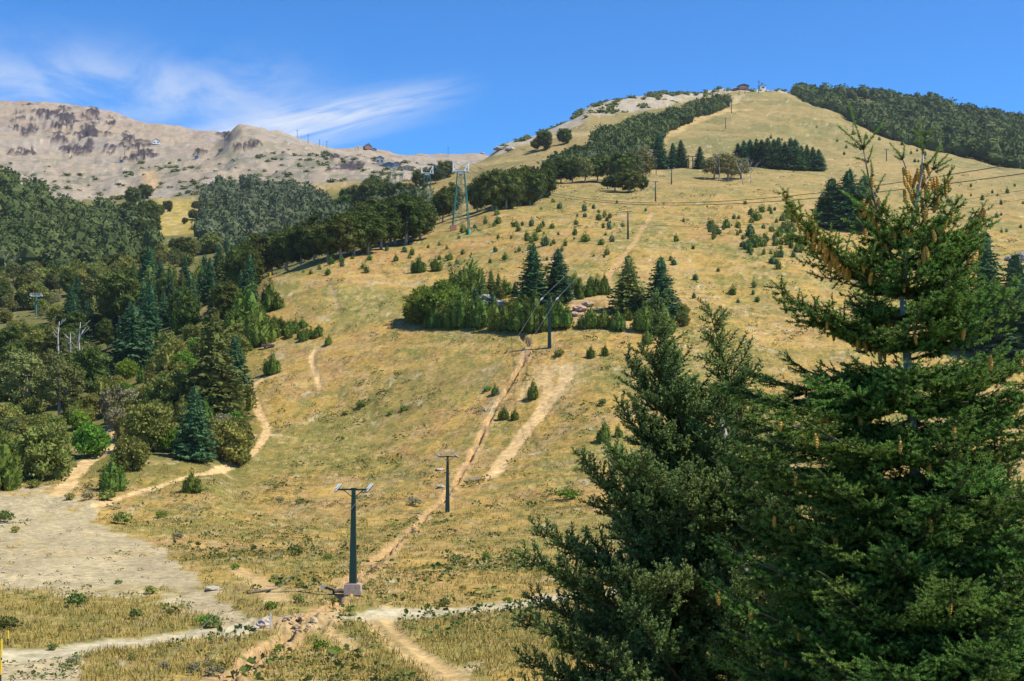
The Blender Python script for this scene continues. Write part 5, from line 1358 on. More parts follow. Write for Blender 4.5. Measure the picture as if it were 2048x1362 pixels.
for i, (px, py, w, h) in enumerate([(975, 612, 4.6, 3.4), (990, 615, 3.4, 2.4), (1005, 616, 3.2, 1.8), (962, 606, 3.2, 2.4)]):
    rock(px, py, w, h, ('largest grey rock of the outcrop in the central meadow clump', 'second grey rock of the meadow outcrop', 'low right rock of the meadow outcrop', 'left rock of the meadow outcrop')[i])
for i, (px, py, w, h) in enumerate([(1160, 622, 3.4, 1.6), (1175, 612, 3.0, 1.4), (1150, 632, 2.2, 1.2)]):
    rock(px, py, w, h, ('main reddish rock on the bare earth right of the third pylon', 'upper reddish rock on the bare earth', 'lower reddish rock on the bare earth')[i], simple('reddish_rock%d' % i, (.36, .25, .18), .9, var=.3, scale=1.5, bump=.5))
for i, (px, py, w, h) in enumerate([(2030, 530, 4, 3), (2044, 522, 3.5, 3.5), (2018, 522, 3, 2)]):
    rock(px, py, w, h, ('low grey rock beyond the fir at the right edge', 'grey rock cut by the right edge', 'left grey rock beyond the fir at the right edge')[i])
for i, (px, py) in enumerate([(865, 420), (872, 432), (880, 412)]):
    rock(px, py, 8, 6, ('pale rock face between the lattice towers', 'lower pale rock between the lattice towers', 'right pale rock between the lattice towers')[i], ROCKP, name='rock_outcrop')
for i, (px, py, w) in enumerate([(980, 302, 9), (1000, 300, 10), (1020, 302, 8), (965, 308, 7)]):
    rock(px, py, w, 3.5, ('second', 'third', 'rightmost', 'leftmost')[i] + ' pale rock of the outcrop on the shoulder left of the hill', ROCKP, name='rock_outcrop')
for i, (px, py, w, h) in enumerate([(880, 940, 1.6, .4), (882, 975, 1.4, .5), (595, 955, .9, .4)]):
    rock(px, py, w, h, ('flat pale slab left of the trench', 'earth-covered stone behind the second pylon', 'pale stone on the ledge line')[i], ROCKP)
# clods on the earth heap: each its own lump
clod = MB(); v_, f_ = blob((0, 0, .1), (.5, .45, .35), 7, 5, .28); clod.add(v_.tolist(), f_.tolist()); clodm = clod.mesh('clod', simple('dug_earth', (.38, .275, .165), .95, var=.2, scale=2, bump=.4))
for k in range(16):
    px = random.gauss(600, 26); py = 1252 + random.gauss(0, 12)
    g = ground_at(px, py); s = random.uniform(.25, .6)
    tag(ob('earth_clod', clodm, None, g, (random.random(), random.random(), random.random() * 6), (s, s * .8, s * .7)), 'clod of dug earth on the heap where the trench meets the gravel path', 'clod', 'clods on the earth heap')
# boulder's post
g = ground_at(541, 1258); m = MB(); m.tube([(0, 0, -.2), (0, 0, .95)], .05, 6); m.box((0, 0, .95), (.12, .04, .14))
tag(ob('marker_post', m.mesh('marker_post', GALV), None, g), 'grey marker post beside the boulder at the path crossing', 'post')
# yellow snow markers at the left edge
YEL = simple('yellow_paint', (.75, .47, .02), .5, var=.06, scale=3); BLK = simple('black_paint', (.03, .03, .03), .5, var=.1, scale=3)
for px, b, t, lab in [(2, 1345, 1280, 'taller yellow and black marker pole at the left edge'), (16, 1290, 1262, 'farther yellow marker pole at the left edge'), (1, 1372, 1322, 'lowest yellow marker pole at the bottom left corner')]:
    g = ground_at(px, b); H = (b - t) * g.y / F
    r = thing('marker_pole', lab, 'pole', g)
    m = MB(); m.tube([(0, 0, -.1), (0, 0, H * .45)], .045, 6); ob('lower_band', m.mesh('lower_band', BLK), r)
    m = MB(); m.tube([(0, 0, H * .45), (0, 0, H)], .055, 6); ob('upper_band', m.mesh('upper_band', YEL), r)
# sign, barrel, box, trailer
g = ground_at(541, 556); r = thing('yellow_sign', 'tall narrow yellow sign at the top left corner of the meadow', 'sign', g, .1)
m = MB(); m.box((0, 0, 1.0), (.5, .12, 1.7)); ob('panel', m.mesh('panel', YEL), r); m = MB(); m.tube([(0, .1, -.2), (0, .1, .5)], .05, 6); ob('post', m.mesh('post', DARKST), r)
g = ground_at(938, 469); m = MB(); m.tube([(0, 0, 0), (0, 0, .1), (0, 0, .7), (0, 0, 1.15), (0, 0, 1.25)], [.40, .46, .46, .46, .38], 12); m.tube([(0, 0, .72), (0, 0, .78)], .49, 12)
tag(ob('barrel', m.mesh('barrel', simple('turquoise_plastic', (.03, .42, .33), .5, var=.08)), None, g), 'turquoise barrel on the grass below the lattice tower', 'barrel')
ORG = simple('orange_plastic', (.62, .10, .03), .5, var=.1)
g = ground_at(500, 678); r = thing('orange_box', 'orange-red box at the meadow edge under the pines', 'box', g, .3); m = MB(); m.box((0, 0, .5), (1.3, .9, 1.0)); m.box((0, 0, 1.03), (1.4, 1.0, .1)); ob('body', m.mesh('body', ORG), r)
m = MB(); m.box((.75, 0, .75), (.15, .7, .9)); ob('door', m.mesh('door', GALV), r)
g = ground_at(536, 696); r = thing('farm_trailer', 'low dark red trailer parked on the meadow below the pine thicket', 'trailer', g, .12)
m = MB(); m.box((0, 0, .62), (2.9, 1.3, .5)); ob('bed', m.mesh('bed', simple('dull_red_paint', (.15, .06, .06), .7, var=.2)), r)
for k in (-1, 0, 1):
    m = MB(); m.box((0, -.68, .56 + .16 * (k + 1)), (2.95, .05, .1)); ob('board', m.mesh('board', simple('trailer_boards', (.20, .11, .10), .8, var=.2)), r) if k < 1 else None
for sx in (-.8, .8):
    for sy in (-.6, .6):
        m = MB(); n = 12; vs = [(.33 * math.cos(2 * math.pi * q / n), yy, .33 + .33 * math.sin(2 * math.pi * q / n)) for yy in (-.1, .1) for q in range(n)]
        m.add(vs, [(q, (q + 1) % n, n + (q + 1) % n, n + q) for q in range(n)] + [tuple(range(n - 1, -1, -1)), tuple(range(n, 2 * n))]); ob('wheel', m.mesh('wheel', BLK), r, (sx, sy, 0))
m = MB(); m.tube([(-.7, 0, .85), (-.45, 0, 1.5), (-.2, 0, .85)], .06, 5); ob('hoop', m.mesh('hoop', DARKST), r)
# wooden grate beside the trench
WOODG = simple('weathered_wood', (.40, .34, .26), .85, var=.2, scale=3)
g = ground_at(948, 962); r = thing('wooden_grate', 'pale wooden grate lying beside the trench above the second pylon', 'grate', g, .1)
for k in range(4):
    m = MB(); m.box((0, .3 * k - .45, .3 + .1 * k), (2.0, .16, .06)); ob('slat', m.mesh('slat', WOODG), r)
for s in (-.8, .8):
    m = MB(); m.box((s, 0, .2), (.1, 1.2, .3)); ob('bearer', m.mesh('bearer', WOODG), r)
# old cable roller and scrap by the nearest pylon
g = ground_at(660, 1188); r = thing('scrap_pipe', 'dark bent pipe with a pale end left of the nearest pylon base', 'pipe', g, .2)
m = MB(); m.tube([(-.5, 0, .55), (0, 0, .4), (.25, 0, .3), (.32, 0, -.05)], .09, 6); ob('pipe', m.mesh('pipe', DARKST), r); m = MB(); m.box((-.55, 0, .58), (.35, .2, .16)); ob('pale_end', m.mesh('pale_end', WHITEP), r)
g = ground_at(682, 1186); m = MB(); m.tube([(-.5, 0, .12), (0, .1, .2), (.5, 0, .1)], [.14, .18, .12], 7)
tag(ob('log', m.mesh('log', BARK), None, g), 'short dark log between scrap pipe and nearest pylon base', 'log')
g = ground_at(525, 1185); m = MB(); m.tube([(-1.0, -1.0, .1), (.2, .3, .14), (1.0, 1.2, .16)], [.10, .09, .06], 6)
tag(ob('log', m.mesh('log', BARK), None, g), 'dark stick lying under the lift cables on bare earth', 'log')
# stone pile and blue tarpaulin at the left edge
g = ground_at(8, 882); r = thing('covered_pile', 'dark blue covered pile at the left edge above the gravel yard', 'pile', g, .2)
m = MB(); v_, f_ = blob((0, 0, .7), (1.3, 1.0, 1.0), 10, 6, .1); m.add(v_.tolist(), f_.tolist()); ob('tarpaulin', m.mesh('tarpaulin', simple('navy_sheet', (.02, .035, .09), .5, var=.2, scale=2)), r)
# ------------------------------------------------------------------ foreground conifers
RF = np.random.default_rng(404)
N_DARK = leafmat('needles_deep_green', (0.027, 0.067, 0.009), (0.045, 0.100, 0.014), (0.073, 0.137, 0.024), 5, .22, objvar=.15, spec=.12, rough=.5)
N_TIP = leafmat('needles_fresh_sunlit', (0.122, 0.239, 0.036), (0.186, 0.324, 0.057), (0.265, 0.409, 0.090), 5, .3, objvar=.15, spec=.15, rough=.5)  # young growth at the tips, colour raised further to look sunlit
N_CEDAR = leafmat('cedar_needles', (0.052, 0.096, 0.022), (0.085, 0.141, 0.034), (0.126, 0.185, 0.052), 6, .22, objvar=.15, spec=.1, rough=.5)
N_CEDART = leafmat('cedar_needle_tips', (0.170, 0.260, 0.070), (0.250, 0.351, 0.104), (0.340, 0.435, 0.154), 6, .28, objvar=.15, spec=.12, rough=.5)  # paler young tips, brightened so they read as catching the sun
TWIG = simple('twig_bark', (.16, .115, .075), .85, var=.3, scale=30)
BARKF = simple('fir_bark', (.33, .31, .285), .9, var=.35, scale=22, bump=.5)
CONEM = simple('cone_scales', (.50, .28, .045), .65, var=.3, scale=60)
BUDM = simple('small_cones', (.27, .17, .12), .8, var=.3, scale=60)

def curve_pts(A, B, bend, n=7):
    A = np.array(A, float); B = np.array(B, float)
    t = np.linspace(0, 1, n)[:, None]
    p = A + (B - A) * t
    p[:, 2:3] += bend * 4 * t * (1 - t)
    return p
def needles(p, dens_, ln, wd, ang=(35, 75), flat=0.0, upw=0.0):
    """needles round a shoot given as points; returns triangles (n,3,3) and position along the shoot"""
    seg = np.diff(p, axis=0); L = np.linalg.norm(seg, axis=1); tot = L.sum()
    n = max(4, int(tot * dens_))
    s = np.sort(RF.random(n)) * tot
    c = np.concatenate([[0], np.cumsum(L)])
    i = np.clip(np.searchsorted(c, s) - 1, 0, len(L) - 1)
    q = p[i] + seg[i] * ((s - c[i]) / (L[i] + 1e-9))[:, None]
    ax = unit(seg)[i]
    rd = RF.normal(size=(n, 3)); rd[:, 2] = rd[:, 2] * (1 - flat) + upw
    rd = unit(rd - ax * (rd * ax).sum(1, keepdims=True))
    a = np.radians(RF.uniform(ang[0], ang[1], n))[:, None]
    d = ax * np.cos(a) + rd * np.sin(a)
    l = ln * RF.uniform(.7, 1.15, n)[:, None] * (1 - .45 * (s / tot)[:, None] ** 4)
    w = unit(np.cross(d, RF.normal(size=(n, 3)))) * wd / 2
    tri = np.stack([q - w, q + w, q + d * l], 1)
    return tri, s / tot
def twig(p, r0, r1, n=3):
    """thin tube as triangles"""
    k = len(p); out = []
    d = unit(np.gradient(p, axis=0)); up = np.array([.13, .21, .97]); a = unit(np.cross(d, up)); b = np.cross(d, a)
    rr = np.linspace(r0, r1, k)[:, None]
    rings = [p + (a * math.cos(2 * math.pi * q / n) + b * math.sin(2 * math.pi * q / n)) * rr for q in range(n)]
    for q in range(n):
        A_, B_ = rings[q], rings[(q + 1) % n]
        out.append(np.stack([A_[:-1], B_[:-1], B_[1:]], 1)); out.append(np.stack([A_[:-1], B_[1:], A_[1:]], 1))
    return np.concatenate(out)
class Tri:
    def __init__(s): s.t = []; s.m = []
    def add(s, tri, mi):
        s.t.append(tri); s.m.append(np.full(len(tri), mi) if np.isscalar(mi) else mi)
    def arrays(s): return np.concatenate(s.t), np.concatenate(s.m)
    def mesh(s, name, mats):
        t, m = s.arrays()
        return mesh_np(name, t.reshape(-1, 3), np.arange(len(t) * 3).reshape(-1, 3), mats, m)
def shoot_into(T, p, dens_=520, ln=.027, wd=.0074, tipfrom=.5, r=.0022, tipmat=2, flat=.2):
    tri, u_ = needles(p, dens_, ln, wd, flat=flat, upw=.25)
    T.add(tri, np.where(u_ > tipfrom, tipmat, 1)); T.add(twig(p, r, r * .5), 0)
def fir_branch(L, seed, density=1.0):
    T = Tri(); attach = []
    n = max(8, int(L * 9))
    t = np.linspace(0, 1, n)
    ax = np.stack([t * L, .05 * L * np.sin(t * 3 + seed), L * (-.10 * np.sin(t * math.pi) + .05 * t ** 3)], 1)
    T.add(twig(ax, .006 + .010 * L, .002, 4), 0)
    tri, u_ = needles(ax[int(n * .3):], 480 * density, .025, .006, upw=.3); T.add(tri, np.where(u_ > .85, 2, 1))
    ns = int(L / .052)
    for k in range(ns):
        u = .10 + .88 * (k + RF.uniform(-.3, .3)) / ns
        base = np.array([np.interp(u, t, ax[:, i]) for i in range(3)])
        sd = 1 if k % 2 else -1
        l = (.10 + .40 * L ** .8 * (1 - u) ** .75) * RF.uniform(.65, 1.15)
        l = min(l, .75)
        a = math.radians(RF.uniform(42, 66)); el = RF.uniform(-.28, .10) if RF.random() < .85 else RF.uniform(.2, .6)
        d = np.array([math.cos(a), sd * math.sin(a), el]); d /= np.linalg.norm(d)
        p = curve_pts(base, base + d * l, -.06 * l, 5); p[:, 2] += .10 * l * np.linspace(0, 1, 5) ** 2
        shoot_into(T, p, 500 * density, tipfrom=.62 if l > .12 else .35)
        if l > .14:
            m = int(l / .05)
            for q in range(m):
                uu = .18 + .74 * (q + RF.uniform(-.3, .3)) / m
                b2 = p[0] + (p[-1] - p[0]) * uu; b2[2] = np.interp(uu, np.linspace(0, 1, 5), p[:, 2])
                s2 = 1 if q % 2 else -1
                ll = (.04 + .38 * l * (1 - uu)) * RF.uniform(.6, 1.15)
                ca, sa = math.cos(math.radians(48) * s2), math.sin(math.radians(48) * s2)
                d2 = np.array([d[0] * ca - d[1] * sa, d[0] * sa + d[1] * ca, RF.uniform(-.25, .22)]); d2 /= np.linalg.norm(d2)
                shoot_into(T, curve_pts(b2, b2 + d2 * ll, -.01, 3), 500 * density, tipfrom=.45)
        if u > .30 and RF.random() < .5: attach.append(tuple(base + d * l * RF.uniform(.05, .3)))
        if u > .35: attach.append(tuple(base))
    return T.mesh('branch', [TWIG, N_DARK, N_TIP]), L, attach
FB = [fir_branch(L, i) for i, L in enumerate((.42, .5, .75, .85, 1.2, 1.35, 1.8, 2.0))]
def single_shoot(L, seed):
    T = Tri(); p = curve_pts((0, 0, 0), (L, .02 * L, .0), .015 * L, 6)
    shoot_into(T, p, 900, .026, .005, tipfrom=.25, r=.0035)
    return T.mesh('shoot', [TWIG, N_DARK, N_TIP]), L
SH = [single_shoot(.30, 0), single_shoot(.18, 1)]
def cone_mesh():
    m = MB(); nu, nv = 7, 11; vs = []
    for i in range(nv + 1):
        t = i / nv; r = .0175 * math.sin(math.pi * (t * .86 + .10)) ** .55
        r *= 1.10 if i % 2 else .86
        for k in range(nu):
            a = 2 * math.pi * (k + .5 * (i % 2)) / nu
            vs.append((r * math.cos(a) + .006 * math.sin(t * 2.2), r * math.sin(a), -t * .108))
    m.add(vs, [(i * nu + k, i * nu + (k + 1) % nu, (i + 1) * nu + (k + 1) % nu, (i + 1) * nu + k) for i in range(nv) for k in range(nu)] + [tuple(range(nu - 1, -1, -1)), tuple(nv * nu + k for k in range(nu))])
    return m.mesh('cone', CONEM)
CONE = cone_mesh()
def orient(A, B, roll=0.0):
    d = (B - A).normalized(); up = Vector((0, 0, 1))
    if abs(d.z) > .96: up = Vector((0, -1, 0))
    y = up.cross(d).normalized(); z = d.cross(y)
    M = Matrix((d, y, z)).transposed()
    return M @ Matrix.Rotation(roll, 3, 'X')

def coned_fir():
    YF = 12.0
    base = Vector((P(1850, 900, YF).x, YF, ground_z(P(1850, 900, YF).x, YF)))
    root = thing('fir_tree', 'big foreground fir hung with yellow-brown cones, rising at the right', 'fir tree', base)
    tp = [base - Vector((0, 0, .3))] + [P(1850, 3200, YF), P(1840, 1800, YF), P(1834, 1362, YF), P(1832, 1000, YF), P(1826, 850, YF), P(1812, 690, YF), P(1806, 600, YF), P(1812, 500, YF), P(1832, 410, YF), P(1845, 335, YF), P(1847, 300, YF)]
    rad = [.20, .15, .10, .066, .048, .040, .034, .028, .022, .014, .008, .005]
    m = MB(); m.tube([p - base for p in tp], rad, 10); ob('trunk', m.mesh('trunk', BARKF, smooth=True), root)
    lp = [P(1806, 590, YF), P(1785, 520, YF - .05), P(1757, 430, YF - .1), P(1738, 360, YF - .12), P(1727, 300, YF - .12)]
    m = MB(); m.tube([p - base for p in lp], [.018, .015, .011, .008, .005], 8); ob('side_leader', m.mesh('side_leader', TWIG, smooth=True), root)
    cones = []
    def trunk_at(z):
        zs = [p.z for p in tp]
        i = max(0, min(len(zs) - 2, int(np.searchsorted(zs, z)) - 1)); t = (z - zs[i]) / (zs[i + 1] - zs[i])
        return tp[i].lerp(tp[i + 1], max(0, min(1, t)))
    def br(A, B, coney=0.0, roll=None):
        L = (B - A).length
        me, L0, att = min(FB, key=lambda q: abs(math.log(q[1] / L)) + RF.uniform(0, .12))
        k = L / L0; M = orient(A, B, RF.uniform(-.35, .35) if roll is None else roll)
        o = ob('branch', me, root, A - base, M.to_euler(), k)
        if coney > 0:
            for a in att:
                if RF.random() < coney: cones.append(A + (M @ Vector(a)) * k)
    def sh(A, B):
        L = (B - A).length; me, L0 = SH[0] if L > .22 else SH[1]
        ob('shoot', me, root, A - base, orient(A, B, RF.uniform(0, 6)).to_euler(), (L / L0, 1.15, 1.15))
    # leaders and their whorls
    def S(ax, ay, bx, by, dy0=0.0, dy1=0.0): sh(P(ax, ay, YF + dy0), P(bx, by, YF + dy1))
    for q in [(1727, 298, 1698, 202), (1727, 298, 1675, 250), (1727, 296, 1765, 247), (1727, 300, 1690, 283), (1728, 300, 1732, 268), (1735, 325, 1745, 290), (1738, 325, 1706, 315), (1745, 355, 1742, 320), (1750, 375, 1722, 340), (1752, 385, 1770, 348), (1757, 410, 1722, 365), (1760, 420, 1782, 380), (1762, 430, 1728, 395), (1765, 445, 1700, 400), (1760, 440, 1680, 380)]:
        S(*q, -.12, -.12 + RF.uniform(-.06, .06))
    for q in [(1846, 272, 1838, 235), (1846, 273, 1874, 252), (1846, 273, 1824, 258), (1846, 286, 1866, 278), (1846, 290, 1828, 282), (1846, 310, 1840, 262), (1806, 318, 1780, 285), (1806, 318, 1808, 286), (1806, 320, 1788, 310), (1842, 345, 1882, 290), (1865, 340, 1883, 286), (1866, 338, 1897, 308), (1866, 340, 1903, 318), (1830, 352, 1850, 330), (1870, 345, 1898, 330), (1845, 330, 1866, 322)]:
        S(*q, 0, RF.uniform(-.08, .08))
    m = MB(); m.tube([P(1832, 395, YF) - base, P(1815, 345, YF) - base, P(1805, 318, YF) - base], [.008, .006, .004], 6); m.tube([P(1838, 390, YF) - base, P(1850, 362, YF) - base, P(1866, 338, YF) - base], [.008, .006, .004], 6); m.tube([P(1847, 302, YF) - base, P(1846, 270, YF) - base], [.005, .003], 6)
    ob('leader_twig', m.mesh('leader_twig', TWIG, smooth=True), root)
    for q in [(1848, 318), (1842, 330), (1836, 335), (1852, 328), (1840, 345), (1848, 350), (1832, 350), (1812, 338), (1806, 335), (1818, 342), (1822, 350), (1808, 352), (1862, 358), (1868, 355), (1874, 352), (1858, 362), (1876, 358), (1850, 366), (1836, 368), (1814, 365), (1808, 378), (1822, 380), (1830, 390), (1852, 378), (1845, 395), (1858, 385), (1835, 405), (1816, 400), (1825, 415), (1845, 412), (1757, 395), (1750, 405), (1762, 412), (1768, 400), (1748, 415), (1770, 410), (1742, 400), (1722, 408), (1730, 412), (1738, 418), (1743, 350)]:
        cones.append(P(q[0], q[1], YF + RF.uniform(-.12, .1)))
    # limbs seen one by one
    def E(ax, ay, bx, by, dy=0.0, c=.5): br(P(ax, ay, YF), P(bx, by, YF + dy), c)
    for q in [(1800, 585, 1545, 388, -.1, .8), (1780, 560, 1600, 430, -.3, .6), (1803, 660, 1535, 575, -.1, .75), (1795, 640, 1570, 600, -.4, .6), (1815, 520, 1978, 408, .1, .75), (1812, 560, 1960, 470, -.3, .6), (1830, 430, 1905, 345, -.1, .5), (1812, 620, 1965, 540, -.25, .6), (1812, 660, 2000, 560, .2, .4),
              (1815, 720, 1948, 650, -.2, .5), (1808, 690, 1620, 600, -.3, .5), (1812, 480, 1720, 385, -.15, .5), (1806, 500, 1715, 440, -.3, .5), (1815, 740, 1485, 760, .1, .0), (1820, 760, 1420, 775, .3, .0), (1820, 770, 1560, 720, .4, .1), (1825, 800, 1500, 800, -.6, .35), (1826, 850, 1500, 830, -.9, .5), (1830, 950, 1480, 905, -.9, .4), (1832, 1060, 1440, 985, -.6, .5), (1834, 1120, 1420, 1100, -.8, .3), (1836, 1220, 1420, 1195, -.9, .55), (1836, 1300, 1440, 1270, -.6, .3),
              (1826, 800, 2070, 700, -.4, .5), (1828, 860, 2090, 770, -.8, .4), (1832, 960, 2090, 880, -.5, .3), (1834, 1080, 2100, 1000, -.9, .5), (1836, 1200, 2100, 1120, -.7, .3), (1836, 1330, 2110, 1240, -.9, .3),
              (1832, 1000, 1500, 960, .5, .1), (1834, 1100, 1480, 1060, .6, .1), (1836, 1180, 1470, 1150, .4, .1), (1836, 1260, 1480, 1230, .2, .1), (1838, 1360, 1450, 1330, -.4, .2), (1838, 1400, 1480, 1360, .4, .1), (1840, 1440, 1520, 1400, -.9, .1), (1832, 1020, 1620, 960, -1.0, .2), (1836, 1240, 1640, 1180, -1.2, .2), (1838, 1380, 1620, 1310, -1.3, .2),
              (1816, 745, 1440, 790, .5, 0), (1818, 775, 1470, 800, .2, 0), (1820, 800, 1450, 850, .4, 0), (1824, 840, 1460, 880, .1, 0), (1826, 880, 1440, 920, .5, 0), (1828, 920, 1470, 930, .3, .1), (1818, 760, 1600, 770, -.8, .1), (1828, 890, 1600, 860, -1.1, .2)]:
        E(*q)
    # the rest of the crown, whorl by whorl
    z = 1.55; k = 0
    while z > -7.5:
        A0 = trunk_at(z)
        frac = min(1, max(0, (1.9 - z) / 4.6))
        Lm = .42 + 1.95 * frac ** .8
        nb = 10 if z > -3.2 else 5
        for q in range(nb):
            az = k * 1.1 + q * 2 * math.pi / nb + RF.uniform(-.35, .35)
            L = Lm * RF.uniform(.68, 1.05) * (.80 if math.cos(az) < -.5 else 1.0)
            if z > -.9 and math.cos(az) < -.3: L *= .8
            el = RF.uniform(.02, .24) + (.3 if z > .6 else 0) - .10 * frac
            A = A0 + Vector((0, 0, RF.uniform(-.03, .03)))
            d = Vector((math.cos(az) * math.cos(el), math.sin(az) * math.cos(el), math.sin(el)))
            br(A, A + d * L, (.30 if z > -.8 else .10) * (1 if math.sin(az) < .5 else .2) if z > -2.6 else 0)
        z -= (.225 if z > -.4 else .17) if z > -3.4 else .5; k += 1
    RF.shuffle(cones)
    cones = sorted(cones, key=lambda p: -p.z)
    keep = cones[:170] + [cones[i] for i in sorted(RF.choice(np.arange(170, len(cones)), min(95, max(0, len(cones) - 170)), replace=False))] if len(cones) > 170 else cones
    for p in keep:
        if abs(p.x) > 9: continue
        s = RF.uniform(.85, 1.2)
        ob('cone', CONE, root, p - base, (RF.uniform(-.18, .18), RF.uniform(-.18, .18), RF.uniform(0, 6.28)), s)
    return root
coned_fir()

def frond(L, seed):
    T = Tri(); n = 7; t = np.linspace(0, 1, n)
    ax = np.stack([t * L, .05 * L * np.sin(3 * t + seed), .16 * L * t ** 2], 1)
    T.add(twig(ax, .0045, .0015), 0)
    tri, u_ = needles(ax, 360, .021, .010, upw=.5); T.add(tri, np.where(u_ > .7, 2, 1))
    ns = int(L / .021)
    for k in range(ns):
        u = .06 + .92 * (k + RF.uniform(-.4, .4)) / ns
        b = np.array([np.interp(u, t, ax[:, i]) for i in range(3)])
        ph = RF.uniform(-1.25, 1.25) * 1.15; s2 = 1 if k % 2 else -1
        a = math.radians(RF.uniform(35, 60))
        d = np.array([math.cos(a), s2 * math.sin(a) * math.cos(ph), math.sin(a) * abs(math.sin(ph)) * RF.choice([1, 1, 1, -1]) + .1])
        l = (.032 + .11 * (1 - u) * min(1, L / .4)) * RF.uniform(.6, 1.2)
        p = curve_pts(b, b + d * l, -.004, 3)
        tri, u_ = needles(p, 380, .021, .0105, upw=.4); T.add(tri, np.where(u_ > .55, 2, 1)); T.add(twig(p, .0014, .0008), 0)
    return T.arrays()
FR = [frond(L, i) for i, L in enumerate((.20, .28, .36, .44))]
def cedar_stem(L, seed, w):
    T = Tri(); att = []
    t2 = np.linspace(0, 1, 16)
    q = np.stack([t2 * L, .05 * L * np.sin(t2 * 4 + seed), -.13 * L * np.sin(t2 * math.pi) * (1 - .3 * t2)], 1)
    T.add(twig(q, .005 + .007 * L, .0025, 5), 0)
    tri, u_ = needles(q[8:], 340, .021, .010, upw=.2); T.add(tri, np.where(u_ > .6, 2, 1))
    nf = int(L / .036)
    for k in range(nf):
        u = .12 + .87 * (k + RF.uniform(-.3, .3)) / nf
        b = np.array([np.interp(u, t2, q[:, i]) for i in range(3)])
        i0 = min(int(u * 15), 14); ax = unit(q[i0 + 1] - q[i0])
        rd = RF.normal(size=3); rd[2] = rd[2] * .28 + .06; rd -= ax * rd.dot(ax); rd /= np.linalg.norm(rd)
        size = (.14 + .42 * min(1, (1 - u) * 1.8)) * w * RF.uniform(.7, 1.1) * (.8 if u < .3 else 1)
        d = unit(ax * RF.uniform(.5, .95) + rd * RF.uniform(.55, .95) + np.array([0, 0, .08]))
        j = min(3, max(0, int((size - .16) / .08)))
        tri_, mi_ = FR[j]; L0 = (.20, .28, .36, .44)[j]
        M = np.array(orient(Vector((0, 0, 0)), Vector(d.tolist()), RF.uniform(-.8, .8)))
        T.add((tri_ * (size / L0)) @ M.T + b, mi_)
        if u > .45: att.append(tuple(b + rd * .015))
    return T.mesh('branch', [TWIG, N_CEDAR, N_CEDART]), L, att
CS = [cedar_stem(L, i, w) for i, (L, w) in enumerate(((.85, .85), (1.25, 1.0), (1.45, 1.1), (1.85, 1.1), (2.3, 1.15)))]
